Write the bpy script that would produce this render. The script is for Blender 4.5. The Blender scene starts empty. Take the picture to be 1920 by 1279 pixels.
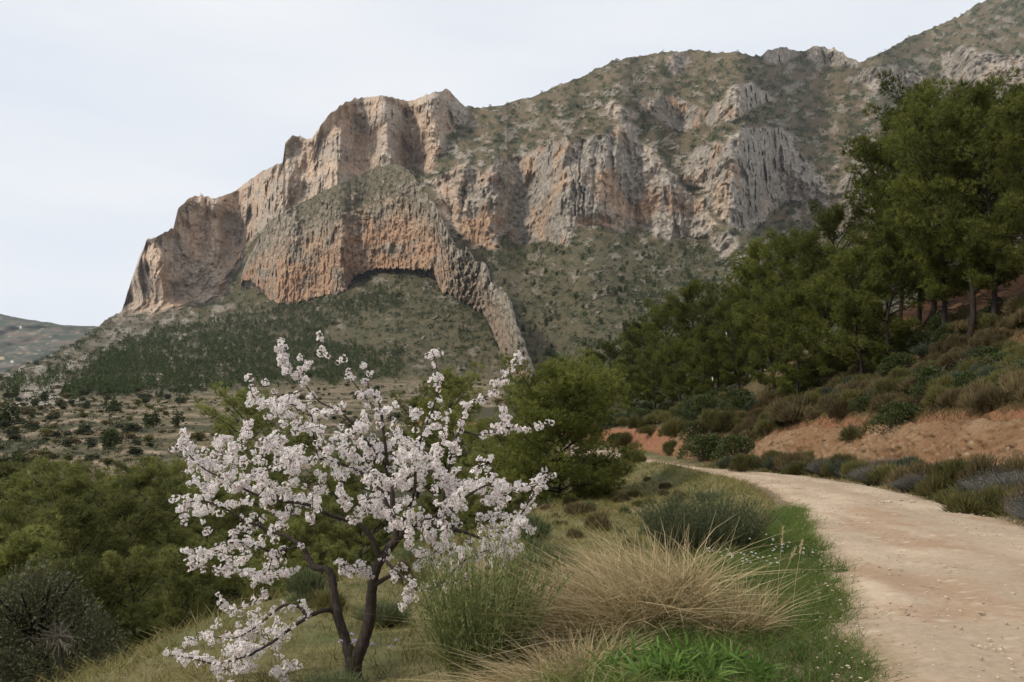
import bpy, math, random
import numpy as np

# ------------------------------------------------------------------ camera, world, sun, exposure
sc = bpy.context.scene
COL = sc.collection
FPX, HX, HY = 1493.3, 960.0, 760.0            # focal length and eye-level point, in photo pixels (1920 wide)
cam_d = bpy.data.cameras.new('camera'); cam = bpy.data.objects.new('camera', cam_d); COL.objects.link(cam)
cam_d.lens = 28.0; cam_d.sensor_width = 36.0; cam_d.sensor_fit = 'HORIZONTAL'
cam_d.shift_y = (HY - 639.5) / 1920.0
cam_d.clip_start = 0.1; cam_d.clip_end = 30000
cam.location = (0, 0, 0); cam.rotation_euler = (math.radians(90), 0, 0)
sc.camera = cam

SUN_AZ, SUN_EL = math.radians(-116), math.radians(42)   # azimuth from +Y (view), negative = left
sd = (math.sin(SUN_AZ) * math.cos(SUN_EL), math.cos(SUN_AZ) * math.cos(SUN_EL), math.sin(SUN_EL))
w = bpy.data.worlds.new('World'); sc.world = w; w.use_nodes = True
nt = w.node_tree; N = nt.nodes; L = nt.links
for n in list(N): N.remove(n)
wo = N.new('ShaderNodeOutputWorld'); bg = N.new('ShaderNodeBackground'); L.new(bg.outputs[0], wo.inputs[0])
sky = N.new('ShaderNodeTexSky'); sky.sky_type = 'NISHITA'; sky.sun_disc = False
sky.sun_elevation = SUN_EL; sky.sun_rotation = SUN_AZ
sky.air_density = 1.0; sky.dust_density = 3.0; sky.altitude = 400
tc = N.new('ShaderNodeTexCoord'); mp = N.new('ShaderNodeMapping'); mp.inputs['Scale'].default_value = (1.0, 1.0, 5.0)
L.new(tc.outputs['Generated'], mp.inputs[0])
nz = N.new('ShaderNodeTexNoise'); nz.inputs['Scale'].default_value = 1.6; nz.inputs['Detail'].default_value = 5
nz.inputs['Roughness'].default_value = 0.45; L.new(mp.outputs[0], nz.inputs[0])
cr = N.new('ShaderNodeValToRGB'); L.new(nz.outputs[0], cr.inputs[0])
cr.color_ramp.elements[0].position = 0.3; cr.color_ramp.elements[0].color = (7.6, 8.15, 9.15, 1)
cr.color_ramp.elements[1].position = 0.7; cr.color_ramp.elements[1].color = (9.6, 9.8, 10.0, 1)
mx = N.new('ShaderNodeMix'); mx.data_type = 'RGBA'; mx.inputs[0].default_value = 0.93
L.new(sky.outputs[0], mx.inputs[6]); L.new(cr.outputs[0], mx.inputs[7])
L.new(mx.outputs[2], bg.inputs[0]); bg.inputs[1].default_value = 0.1

sun_d = bpy.data.lights.new('sun', 'SUN'); sun = bpy.data.objects.new('sun', sun_d); COL.objects.link(sun)
sun_d.energy = 3.0; sun_d.angle = math.radians(7); sun_d.color = (1.0, 0.93, 0.82)
from mathutils import Vector
sun.rotation_euler = Vector(sd).to_track_quat('Z', 'Y').to_euler()

sc.view_settings.view_transform = 'Standard'; sc.view_settings.look = 'None'
sc.view_settings.exposure = 0.0; sc.view_settings.gamma = 1.0; sc.view_settings.use_curve_mapping = False
cy = sc.cycles
cy.max_bounces = 6; cy.diffuse_bounces = 3; cy.glossy_bounces = 2; cy.transmission_bounces = 3; cy.volume_bounces = 0
cy.use_denoising = True; cy.use_adaptive_sampling = True; cy.adaptive_threshold = 0.02
cy.caustics_reflective = False; cy.caustics_refractive = False

# ------------------------------------------------------------------ helpers: noise, meshes, materials
RNG = np.random.default_rng(7); random.seed(7)
_gr = np.random.default_rng(1); _G = _gr.normal(size=(64, 3)); _G /= np.linalg.norm(_G, axis=1)[:, None]; _G = _G.astype(np.float32)
_P = np.concatenate([_gr.permutation(256)] * 3).astype(np.int32)
def perlin(x, y, z, seed=0):
    x = np.asarray(x, np.float32) + seed * 17.31; y = np.asarray(y, np.float32) + seed * 5.77; z = np.asarray(z, np.float32) + seed * 31.1
    x, y, z = np.broadcast_arrays(x, y, z)
    xi = np.floor(x); yi = np.floor(y); zi = np.floor(z)
    xf = x - xi; yf = y - yi; zf = z - zi
    xi = xi.astype(np.int32) & 255; yi = yi.astype(np.int32) & 255; zi = zi.astype(np.int32) & 255
    u = xf * xf * xf * (xf * (xf * 6 - 15) + 10); v = yf * yf * yf * (yf * (yf * 6 - 15) + 10); ww = zf * zf * zf * (zf * (zf * 6 - 15) + 10)
    def g(dx, dy, dz):
        h = _P[_P[_P[(xi + dx) & 255] + ((yi + dy) & 255)] + ((zi + dz) & 255)] & 63
        gv = _G[h]
        return gv[..., 0] * (xf - dx) + gv[..., 1] * (yf - dy) + gv[..., 2] * (zf - dz)
    a = g(0, 0, 0) * (1 - u) + g(1, 0, 0) * u; b = g(0, 1, 0) * (1 - u) + g(1, 1, 0) * u
    c = g(0, 0, 1) * (1 - u) + g(1, 0, 1) * u; d = g(0, 1, 1) * (1 - u) + g(1, 1, 1) * u
    return ((a * (1 - v) + b * v) * (1 - ww) + (c * (1 - v) + d * v) * ww) * 1.6
def fbm(x, y, z, o=4, seed=0, gain=0.5):
    s = 0; a = 1.0; f = 1.0; t = 0
    for i in range(o):
        s = s + a * perlin(x * f, y * f, z * f, seed + i * 3); t += a; a *= gain; f *= 2.03
    return s / t
def ridged(x, y, z, o=4, seed=0, gain=0.5):
    s = 0; a = 1.0; f = 1.0; t = 0
    for i in range(o):
        s = s + a * (1 - np.minimum(1, np.abs(perlin(x * f, y * f, z * f, seed + i * 3)) * 2.2)); t += a; a *= gain; f *= 2.03
    return s / t
def sstep(a, b, x):
    t = np.clip((x - a) / (b - a), 0, 1); return t * t * (3 - 2 * t)
def lerp(a, b, t): return a + (b - a) * t
def mixc(a, b, t): return a + (np.asarray(b, np.float32) - a) * t[..., None]
def in_poly(px, py, poly):
    r = np.zeros(np.shape(px), bool); n = len(poly)
    for i in range(n):
        x1, y1 = poly[i]; x2, y2 = poly[(i + 1) % n]
        if y1 == y2: continue
        c = ((y1 > py) != (y2 > py)) & (px < (x2 - x1) * (py - y1) / (y2 - y1) + x1); r ^= c
    return r
def blur(a, n, axis, it=2):
    for _ in range(it):
        p = np.concatenate([np.repeat(np.take(a, [0], axis), n, axis), a, np.repeat(np.take(a, [-1], axis), n, axis)], axis)
        c = np.cumsum(p, axis, dtype=np.float64); c = np.concatenate([np.zeros_like(np.take(c, [0], axis)), c], axis)
        m = a.shape[axis]; k = 2 * n + 1
        a = (np.take(c, range(k, k + m), axis) - np.take(c, range(0, m), axis)) / k
    return a

def mesh_np(name, V, F, mat=None, smooth=True, attrs=None, col=None):
    """V (n,3); F an (m,k) index array or a list of such arrays"""
    me = bpy.data.meshes.new(name); V = np.ascontiguousarray(V, np.float32)
    Fs = [np.asarray(f, np.int32) for f in (F if isinstance(F, list) else [F]) if len(f)]
    me.vertices.add(len(V)); me.vertices.foreach_set('co', V.ravel())
    loops = np.concatenate([f.ravel() for f in Fs]); tot = np.concatenate([np.full(len(f), f.shape[1], np.int32) for f in Fs])
    st = np.concatenate([[0], np.cumsum(tot)[:-1]]).astype(np.int32)
    me.loops.add(len(loops)); me.loops.foreach_set('vertex_index', loops)
    me.polygons.add(len(tot)); me.polygons.foreach_set('loop_start', st); me.polygons.foreach_set('loop_total', tot)
    me.update(calc_edges=True)
    me.polygons.foreach_set('use_smooth', np.full(len(tot), smooth, bool))
    if attrs:
        for k, a in attrs.items():
            at_ = me.attributes.new(k, 'FLOAT', 'POINT'); at_.data.foreach_set('value', np.ascontiguousarray(a, np.float32).ravel())
    if col is not None:
        c4 = np.ones((len(V), 4), np.float32); c4[:, :3] = col.reshape(-1, 3)
        ca = me.color_attributes.new('Col', 'FLOAT_COLOR', 'POINT'); ca.data.foreach_set('color', c4.ravel())
    if mat is not None: me.materials.append(mat)
    return me
def grid_faces(nr, nc):
    i = np.arange(nr * nc).reshape(nr, nc)
    return np.stack([i[:-1, :-1], i[:-1, 1:], i[1:, 1:], i[1:, :-1]], -1).reshape(-1, 4)
def obj(name, me, parent=None, loc=None):
    o = bpy.data.objects.new(name, me); COL.objects.link(o)
    if parent is not None: o.parent = parent
    if loc is not None: o.location = loc
    return o
def empty(name, loc=(0, 0, 0)):
    o = bpy.data.objects.new(name, None); COL.objects.link(o); o.location = loc; o.empty_display_size = 0.2; return o
def tag(o, label=None, cat=None, group=None, kind=None):
    if label: o['label'] = label
    if cat: o['category'] = cat
    if group: o['group'] = group
    if kind: o['kind'] = kind
    return o
def copy_tree(o, parent=None):
    c = o.copy(); COL.objects.link(c); c.parent = parent
    for ch in o.children: copy_tree(ch, c)
    return c

def new_mat(name):
    m = bpy.data.materials.new(name); m.use_nodes = True
    t = m.node_tree; b = t.nodes['Principled BSDF']; b.inputs['Specular IOR Level'].default_value = 0.2
    b.inputs['Roughness'].default_value = 0.9
    return m, t, b
def nnode(t, typ, **kw):
    n = t.nodes.new(typ)
    for k, v in kw.items():
        if k in n.inputs: n.inputs[k].default_value = v
        else: setattr(n, k, v)
    return n
def col_mat(name, bump_scale, bump, dist, var=0.25, vscale=1.0):
    """colour from the mesh's own albedo attribute, plus fine grain and relief"""
    m, t, b = new_mat(name)
    a = nnode(t, 'ShaderNodeAttribute', attribute_name='Col'); tc = t.nodes.new('ShaderNodeTexCoord')
    n1 = nnode(t, 'ShaderNodeTexNoise', Scale=vscale, Detail=6, Roughness=0.65); t.links.new(tc.outputs['Object'], n1.inputs[0])
    mr = nnode(t, 'ShaderNodeMapRange'); mr.inputs[1].default_value = 0.3; mr.inputs[2].default_value = 0.7
    mr.inputs[3].default_value = 1 - var; mr.inputs[4].default_value = 1 + var; t.links.new(n1.outputs[0], mr.inputs[0])
    mu = nnode(t, 'ShaderNodeVectorMath', operation='SCALE'); t.links.new(a.outputs[0], mu.inputs[0]); t.links.new(mr.outputs[0], mu.inputs[3])
    t.links.new(mu.outputs[0], b.inputs['Base Color'])
    n2 = nnode(t, 'ShaderNodeTexNoise', Scale=bump_scale, Detail=5, Roughness=0.65); t.links.new(tc.outputs['Object'], n2.inputs[0])
    bp = nnode(t, 'ShaderNodeBump', Strength=bump, Distance=dist); t.links.new(n2.outputs[0], bp.inputs['Height']); t.links.new(bp.outputs[0], b.inputs['Normal'])
    return m
def leaf_mat(name, c1, c2, trans=0.25, rough=0.6, objvar=0.25, c3=None, p3=0.9):
    m, t, b = new_mat(name)
    a = nnode(t, 'ShaderNodeAttribute', attribute_name='tint')
    r = t.nodes.new('ShaderNodeValToRGB'); t.links.new(a.outputs['Fac'], r.inputs[0])
    r.color_ramp.elements[0].color = (*c1, 1); r.color_ramp.elements[1].color = (*c2, 1)
    if c3 is not None:
        r.color_ramp.elements[1].position = p3 - 0.02
        e = r.color_ramp.elements.new(p3 + 0.02); e.color = (*c3, 1)
    oi = t.nodes.new('ShaderNodeObjectInfo')
    mr = nnode(t, 'ShaderNodeMapRange'); mr.inputs[3].default_value = 1 - objvar; mr.inputs[4].default_value = 1 + objvar
    t.links.new(oi.outputs['Random'], mr.inputs[0])
    mu = nnode(t, 'ShaderNodeVectorMath', operation='SCALE'); t.links.new(r.outputs[0], mu.inputs[0]); t.links.new(mr.outputs[0], mu.inputs[3])
    t.links.new(mu.outputs[0], b.inputs['Base Color']); b.inputs['Roughness'].default_value = rough
    if trans > 0:
        tr = t.nodes.new('ShaderNodeBsdfTranslucent'); t.links.new(mu.outputs[0], tr.inputs[0])
        ms = nnode(t, 'ShaderNodeMixShader'); ms.inputs[0].default_value = trans
        t.links.new(b.outputs[0], ms.inputs[1]); t.links.new(tr.outputs[0], ms.inputs[2])
        t.links.new(ms.outputs[0], t.nodes['Material Output'].inputs[0])
    return m
def bark_mat(name, c1, c2, scale=12, bump=0.6):
    m, t, b = new_mat(name)
    tc = t.nodes.new('ShaderNodeTexCoord'); mp = nnode(t, 'ShaderNodeMapping'); mp.inputs['Scale'].default_value = (1, 1, 0.3)
    t.links.new(tc.outputs['Object'], mp.inputs[0])
    n1 = nnode(t, 'ShaderNodeTexNoise', Scale=scale, Detail=6, Roughness=0.7); t.links.new(mp.outputs[0], n1.inputs[0])
    r = t.nodes.new('ShaderNodeValToRGB'); t.links.new(n1.outputs[0], r.inputs[0])
    r.color_ramp.elements[0].position = 0.3; r.color_ramp.elements[0].color = (*c1, 1); r.color_ramp.elements[1].position = 0.7; r.color_ramp.elements[1].color = (*c2, 1)
    t.links.new(r.outputs[0], b.inputs['Base Color'])
    bp = nnode(t, 'ShaderNodeBump', Strength=bump, Distance=0.03); t.links.new(n1.outputs[0], bp.inputs['Height']); t.links.new(bp.outputs[0], b.inputs['Normal'])
    return m

class Bld:
    """collects blades, cards and tubes into one mesh"""
    def __init__(s): s.V = []; s.F = []; s.T = []; s.n = 0
    def add(s, V, F, T):
        s.V.append(np.asarray(V, np.float32)); s.F.append(np.asarray(F, np.int32) + s.n); s.T.append(np.asarray(T, np.float32)); s.n += len(V)
    def mesh(s, name, mat, smooth=False):
        F4 = [f for f in s.F if f.shape[1] == 4]; F3 = [f for f in s.F if f.shape[1] == 3]
        Fs = []
        if F4: Fs.append(np.concatenate(F4))
        if F3: Fs.append(np.concatenate(F3))
        return mesh_np(name, np.concatenate(s.V), Fs, mat, smooth, {'tint': np.concatenate(s.T)})
def unit(v): return v / (np.linalg.norm(v, axis=-1, keepdims=True) + 1e-9)
def rdir(n, rng): return unit(rng.normal(size=(n, 3)))
def blades(B, base, d, length, width, bend, tint, rng, segs=2, taper=0.15):
    """curved grass-like strips"""
    n = len(base); d = unit(d); side = unit(np.cross(d, rdir(n, rng)))
    length = np.broadcast_to(length, n)[:, None]; width = np.broadcast_to(width, n)[:, None]
    rows = []
    for i in range(segs + 1):
        t = i / segs; p = base + d * length * t + bend * (length * t * t)
        hw = width * 0.5 * (1 - t * (1 - taper)); rows += [p - side * hw, p + side * hw]
    V = np.stack(rows, 1).reshape(-1, 3); k = 2 * (segs + 1); o = (np.arange(n) * k)[:, None]
    F = np.concatenate([np.stack([o[:, 0] + 2 * i, o[:, 0] + 2 * i + 1, o[:, 0] + 2 * i + 3, o[:, 0] + 2 * i + 2], 1) for i in range(segs)])
    B.add(V, F, np.repeat(np.broadcast_to(tint, n), k))
def cards(B, c, d, length, width, tint, rng, nrm=None):
    """leaf-sized diamonds"""
    n = len(c); d = unit(d); side = unit(np.cross(d, rdir(n, rng) if nrm is None else nrm))
    length = np.broadcast_to(length, n)[:, None]; width = np.broadcast_to(width, n)[:, None]
    V = np.stack([c, c + d * length * .45 - side * width * .5, c + d * length, c + d * length * .45 + side * width * .5], 1).reshape(-1, 3)
    B.add(V, np.arange(n * 4).reshape(n, 4), np.repeat(np.broadcast_to(tint, n), 4))
def needles(B, c, d, length, width, tint, rng):
    n = len(c); d = unit(d); side = unit(np.cross(d, rdir(n, rng)))
    length = np.broadcast_to(length, n)[:, None]; width = np.broadcast_to(width, n)[:, None]
    V = np.stack([c - side * width * .5, c + side * width * .5, c + d * length], 1).reshape(-1, 3)
    B.add(V, np.arange(n * 3).reshape(n, 3), np.repeat(np.broadcast_to(tint, n), 3))
def tube(B, pts, rad, sides=6, tint=0.5):
    pts = np.asarray(pts, float); rad = np.broadcast_to(rad, len(pts)); n = len(pts)
    tg = unit(np.gradient(pts, axis=0)); ref = np.array([0.31, 0.9, 0.2]) if abs(tg[0, 2]) > .6 else np.array([0.1, 0.2, 1.0])
    a = unit(np.cross(tg, ref)); b = np.cross(tg, a); ang = np.arange(sides) / sides * 2 * np.pi
    V = (pts[:, None] + (a[:, None] * np.cos(ang)[None, :, None] + b[:, None] * np.sin(ang)[None, :, None]) * rad[:, None, None]).reshape(-1, 3)
    i = np.arange(n * sides).reshape(n, sides); j = np.roll(i, -1, 1)
    F = np.stack([i[:-1], j[:-1], j[1:], i[1:]], -1).reshape(-1, 4)
    B.add(V, F, np.full(len(V), tint))
def smooth_line(pts, k=4):
    """Catmull-Rom through the points (last axis may hold extra channels)"""
    p = np.asarray(pts, float); p = np.vstack([2 * p[0] - p[1], p, 2 * p[-1] - p[-2]]); out = []
    for i in range(1, len(p) - 2):
        for t in np.arange(k) / k:
            out.append(0.5 * (2 * p[i] + (p[i + 1] - p[i - 1]) * t + (2 * p[i - 1] - 5 * p[i] + 4 * p[i + 1] - p[i + 2]) * t * t + (3 * p[i] - p[i - 1] - 3 * p[i + 1] + p[i + 2]) * t ** 3))
    out.append(p[-2]); return np.array(out)
# ------------------------------------------------------------------ the valley and mountain, as one terrain sheet
# Built by walking up each bearing from the valley floor: the ground's steepness at each place (terraces, talus, cliff,
# upper scrub) gives the distance and height of the next point, so every cliff stands where it stands and has real depth.
NC, NR = 1250, 440
PX = np.linspace(-120, 2050, NC)
_sk = np.array([(-260, 765), (-60, 725), (0, 703), (40, 688), (90, 672), (125, 652), (160, 630), (200, 602), (228, 586), (236, 560), (246, 525), (262, 480), (275, 452), (325, 428), (334, 388), (352, 376), (378, 368), (400, 372), (440, 362), (468, 338), (490, 322), (530, 306), (535, 268), (550, 256), (585, 258), (600, 236), (618, 216), (650, 192), (690, 182), (718, 177), (745, 188), (772, 188), (800, 180), (838, 167), (850, 180), (870, 200), (905, 204), (935, 200), (970, 188), (1000, 180), (1060, 155), (1110, 135), (1145, 116), (1190, 105), (1240, 100), (1295, 93), (1345, 100), (1380, 97), (1425, 106), (1440, 97), (1470, 90), (1500, 97), (1522, 90), (1530, 85), (1562, 92), (1592, 108), (1618, 117), (1650, 100), (1690, 78), (1740, 55), (1790, 35), (1825, 15), (1850, 0), (1900, -38), (2000, -110), (2180, -210)], float)
ysky = np.interp(PX, _sk[:, 0], _sk[:, 1])
ysky = ysky + fbm(PX / 22, 0 * PX, 0 * PX, 4, 5) * 6 + np.minimum(0, perlin(PX / 9, 0 * PX + 3.3, 0 * PX, 9) * -5)
ybase = np.interp(PX, [-260, 900, 1060, 1250, 1500, 1920, 2180], [905, 905, 850, 800, 720, 600, 560])
Vr = np.linspace(0, 1, NR)[:, None]
PY = ybase + (ysky - ybase) * Vr; PXg = np.broadcast_to(PX, PY.shape)
wx = PXg + fbm(PXg / 40, PY / 40, 0, 4, 11) * 34; wy = PY + fbm(PXg / 40, PY / 40, 7.7, 4, 12) * 26
CLIFFS = [
 [(222, 600), (228, 560), (240, 500), (255, 440), (300, 400), (330, 360), (400, 330), (500, 280), (540, 220), (620, 160), (850, 130), (885, 195), (868, 232), (840, 250), (828, 292), (790, 315), (740, 318), (690, 330), (600, 365), (545, 388), (500, 425), (455, 470), (432, 530), (400, 560), (345, 572), (300, 585), (262, 590)],
 [(800, 335), (850, 322), (880, 300), (905, 330), (935, 292), (990, 290), (1010, 272), (1060, 262), (1110, 262), (1140, 235), (1165, 222), (1185, 240), (1215, 275), (1250, 315), (1290, 350), (1330, 400), (1352, 428), (1300, 448), (1240, 442), (1200, 432), (1130, 424), (1090, 415), (1065, 452), (960, 452), (945, 420), (930, 468), (880, 470), (850, 430)],
 [(1285, 300), (1345, 262), (1400, 240), (1440, 232), (1490, 262), (1530, 320), (1560, 360), (1555, 392), (1500, 368), (1440, 400), (1410, 432), (1370, 425), (1325, 372), (1295, 335)],
 [(1325, 215), (1370, 175), (1405, 155), (1440, 165), (1462, 188), (1430, 200), (1375, 222), (1340, 235)],
 [(1205, 185), (1240, 178), (1290, 188), (1322, 215), (1312, 240), (1265, 240), (1210, 212)],
 [(1138, 200), (1170, 192), (1200, 205), (1198, 220), (1150, 215)],
 [(1575, 330), (1620, 310), (1660, 330), (1655, 400), (1590, 395), (1570, 370)],
 [(1518, 80), (1560, 78), (1605, 112), (1610, 128), (1560, 124), (1522, 118)],
 [(1425, 92), (1480, 82), (1500, 100), (1440, 125)],
 [(1248, 106), (1296, 104), (1298, 130), (1255, 138)],
 [(1760, 100), (1830, 90), (1920, 105), (1990, 90), (1990, 190), (1900, 200), (1830, 185), (1780, 150)],
 [(1335, 450), (1370, 430), (1385, 470), (1345, 478)], [(1380, 475), (1425, 470), (1430, 490), (1390, 500)],
 [(1590, 148), (1640, 128), (1720, 132), (1745, 145), (1690, 162), (1620, 165)],
]
# steepness on a regular bearing / elevation grid, walked upwards from the valley floor
GPY = np.arange(905, -260, -2.0)[:, None] * np.ones((1, NC)); GPX = np.broadcast_to(PX, GPY.shape); NG = len(GPY)
gwx = GPX + fbm(GPX / 40, GPY / 40, 0, 4, 11) * 34; gwy = GPY + fbm(GPX / 40, GPY / 40, 7.7, 4, 12) * 26
cl = np.zeros(GPY.shape, bool)
for p in CLIFFS: cl |= in_poly(gwx, gwy, p)
gcl = blur(blur(cl.astype(np.float32), 1, 0), 2, 1)
yplain = np.interp(PX, [-260, 0, 130, 300, 520, 760, 960, 1040], [790, 738, 742, 738, 722, 706, 706, 720])
gpl = sstep(-14, 16, GPY - yplain) * sstep(1200, 960, GPX)
T = (HY - GPY) / FPX
hi = sstep(330, 240, GPY) * sstep(820, 900, GPX)
S = np.full(GPY.shape, 0.46, np.float32)
S = lerp(S, np.maximum(T + .1, .06), sstep(560, 690, GPY)); S = lerp(S, 0.74, hi)
S = lerp(S, 0.66, sstep(1560, 1700, GPX) * (1 - hi) * sstep(640, 500, GPY)); S = lerp(S, 0.62, sstep(480, 330, GPY) * (1 - hi) * (GPX > 780))
S = lerp(S, .21, sstep(560, 400, GPX) * sstep(540, 575, GPY) * sstep(720, 690, GPY))
S = lerp(S, 1.6, in_poly(GPX, GPY, [(470, 530), (500, 420), (740, 330), (830, 440), (840, 520), (800, 490), (700, 490), (560, 550)]).astype(float))
S = lerp(S, 4.2, gcl)
lnD = np.zeros(GPY.shape); lnD[0] = np.log(115.0); ter_n = fbm(PX / 160, 0 * PX, 0 * PX, 3, 21) * 1.3
gwall = np.zeros(GPY.shape, np.float32)
for r in range(1, NG):
    D = np.exp(lnD[r - 1]); z = D * T[r - 1]
    ph = (z / 1.7 + ter_n + 0.3 * perlin(PX / 70, np.full(NC, r / 40.0), 0, 23)) % 1.0
    wall = sstep(.62, .72, ph) * sstep(1., .93, ph); sp = lerp(.04, .3, wall)
    Sr = lerp(S[r], sp, gpl[r]); gwall[r] = wall * gpl[r]
    lnD[r] = lnD[r - 1] + (T[r] - T[r - 1]) / np.maximum(Sr - T[r], 0.035)
lnD = lerp(blur(lnD, 9, 1, 3), blur(lnD, 30, 1, 3), sstep(480, 600, GPY))
lnD += np.interp(PX, [-260, 250, 400, 560, 680, 740, 800, 860, 950, 1050, 1150, 1300, 1600, 2050], [.6, .55, .35, .22, .02, -.1, -.15, -.17, -.12, .1, .2, .24, .2, .1]) * sstep(745, 585, GPY)   # the ridge recedes leftwards
fr = (905 - PY) / 2.0; f0 = np.clip(fr.astype(int), 0, NG - 2); ft = np.clip(fr - f0, 0, 1); ci = np.broadcast_to(np.arange(NC), PY.shape)
def pick(a): return a[f0, ci] * (1 - ft) + a[f0 + 1, ci] * ft
lnD, clm, plain, wallm, hi = [pick(a) for a in (lnD, gcl, gpl, gwall, hi)]
T = (HY - PY) / FPX
D0 = np.exp(lnD); X0 = (PXg - HX) / FPX * D0; Z0 = T * D0
# relief: cliff flutes and buttresses, ledges and outcrops on the slopes
fl = ridged(X0 / 30, D0 / 60, Z0 / 130, 3, 31); big = fbm(X0 / 85, D0 / 160, Z0 / 110, 3, 33); fine = fbm(X0 / 11, D0 / 30, Z0 / 17, 3, 35)
blk = perlin(X0 / 46, D0 / 80, Z0 / 30, 37)
UA = (PXg - HX) / FPX * 1100; UE = T * 1100       # bearing and elevation as metres at 1.1 km
oc_n = fbm(UA / 17, UE / 11, 1.5, 5, 41, .62)
ocz = np.where(PXg < 460, 0.0, -.05) - .02 * hi + 0.07 * sstep(900, 1000, wx) * sstep(1340, 1240, wx) * sstep(340, 300, PY) * sstep(180, 220, PY) + .1 * sstep(780, 820, wx) * sstep(1000, 960, wx) * sstep(240, 300, PY) * sstep(480, 440, PY)
steep = (1 - plain) * sstep(0, 0.06, T + .02)
outc = sstep(0.06, 0.2, oc_n + ocz - 0.1 * sstep(480, 640, PY) * (PXg > 430)) * (1 - clm) * steep
rock_left = in_poly(wx, wy, [(15, 745), (30, 715), (70, 700), (120, 712), (150, 745), (100, 760), (40, 765)]).astype(np.float32)
rubble = in_poly(wx, wy, [(60, 700), (130, 645), (190, 605), (330, 575), (400, 600), (300, 620), (230, 650), (170, 690)]).astype(np.float32) * sstep(-0.15, 0.2, fine + oc_n)
outc = np.maximum(outc, np.maximum(rock_left * sstep(-.35, .0, fine), rubble * .4))
crack = np.maximum(0, 1 - np.abs(perlin(X0 / 34 + .35 * fine, D0 / 90, Z0 / 260, 38)) * 9) * sstep(-.2, .3, blk)
fine2 = fbm(X0 / 5, D0 / 12, Z0 / 7, 2, 39)
left = sstep(900, 820, PXg)
butt = ridged(X0 / 120, D0 / 300, Z0 / 420, 2, 45) - .5
disp = clm * (-(fl - 0.5) * 16 - big * (28 + 14 * left) - butt * 42 * left - fine * 6 - fine2 * 3.5 + crack * 8 - np.sign(blk) * np.abs(blk) ** .6 * 5)
disp += (1 - clm) * steep * (fbm(X0 / 90, D0 / 400, Z0 / 80, 3, 43) * 8) - outc * (3 + 3 * fine) * sstep(150, 500, D0)
ledge = np.abs(perlin(Z0 / 16 + X0 / 90, X0 / 60, D0 / 300, 47)) - .25
ck2 = np.maximum(0, 1 - np.abs(perlin(X0 / 13 + .4 * fine, D0 / 60, Z0 / 110, 48)) * 6) * sstep(0, .3, big + .1)
disp += clm * (ledge * 3.5 + ck2 * 4)
disp *= sstep(0.0, 0.02, 1 - Vr) * 0.85 + 0.15
D1 = D0 + disp * np.clip(D0 / 700, .15, 1.3)
XM = (PXg - HX) / FPX * D1; ZM = T * D1
# albedo: grey and cream limestone with iron-orange seeps and dark water streaks; dry scrub, soil and stones elsewhere
streak = fbm(X0 / 7, D0 / 14, Z0 / 85, 4, 51); patch = fbm(X0 / 60, D0 / 100, Z0 / 55, 4, 53); grain = fbm(X0 / 5, D0 / 10, Z0 / 5, 3, 55)
rc = np.empty(PY.shape + (3,), np.float32); rc[:] = (0.26, 0.228, 0.188)
rc = mixc(rc, (0.41, 0.355, 0.29), sstep(-.15, .45, grain + .4 * fine))
orange_bias = np.where(PXg < 880, .10, -.02) - .22 * sstep(1330, 1420, PXg) + .14 * sstep(360, 440, PY) * (PXg > 800) * (PXg < 1320)
rc = mixc(rc, (0.44, 0.275, 0.165), np.clip(sstep(-.02, .4, patch + orange_bias + .35 * streak) * clm * .85, 0, 1))
rc = mixc(rc, (0.52, 0.40, 0.29), sstep(.15, .5, fbm(X0 / 40, D0 / 90, Z0 / 60, 3, 57) + .3 * streak) * clm * .6)
rc = mixc(rc, (0.56, 0.425, 0.315), left * clm * (.3 + .35 * sstep(-.2, .3, grain + patch)))
rc = mixc(rc, (0.115, 0.105, 0.095), sstep(.16, .5, streak + .3 * patch) * clm * (.6 - .38 * left))
gs = fbm(UA / 12, UE / 7, 2.5, 5, 61, .65)
scb = np.empty(PY.shape + (3,), np.float32); scb[:] = (0.128, 0.099, 0.058)
scb = mixc(scb, (0.05, 0.054, 0.024), sstep(-.12, .2, gs)); scb = mixc(scb, (0.2, 0.155, 0.1), sstep(.22, .5, fbm(UA / 13, UE / 6, 3.5, 5, 63, .62)) * .8)
pl = np.empty(PY.shape + (3,), np.float32); pl[:] = (0.15, 0.118, 0.066)
pl = mixc(pl, (0.062, 0.06, 0.028), sstep(-.15, .2, fbm(X0 / 12, D0 / 14, Z0 / 3, 5, 65, .62))); pl = mixc(pl, (0.28, 0.215, 0.145), wallm * sstep(-.6, .0, fbm(X0 / 12, D0 / 12, 0, 3, 67)))
tal = sstep(400, 480, PY) * (1 - plain); scb = mixc(scb, (0.066, 0.062, 0.03), tal * .55); outc = outc * (1 - .5 * tal * (PXg > 420))
base = lerp(scb, pl, plain[..., None]); rockw = np.clip(clm * 1.2 + outc * (.8 - .25 * hi) - .55 * sstep(.12, .4, gs) * (1 - clm), 0, 1)
veg_on_cliff = sstep(.22, .42, fbm(X0 / 20, D0 / 50, Z0 / 12, 3, 69) - .1) * clm * .9
cM = lerp(base, rc, np.clip(rockw - veg_on_cliff, 0, 1)[..., None])
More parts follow.
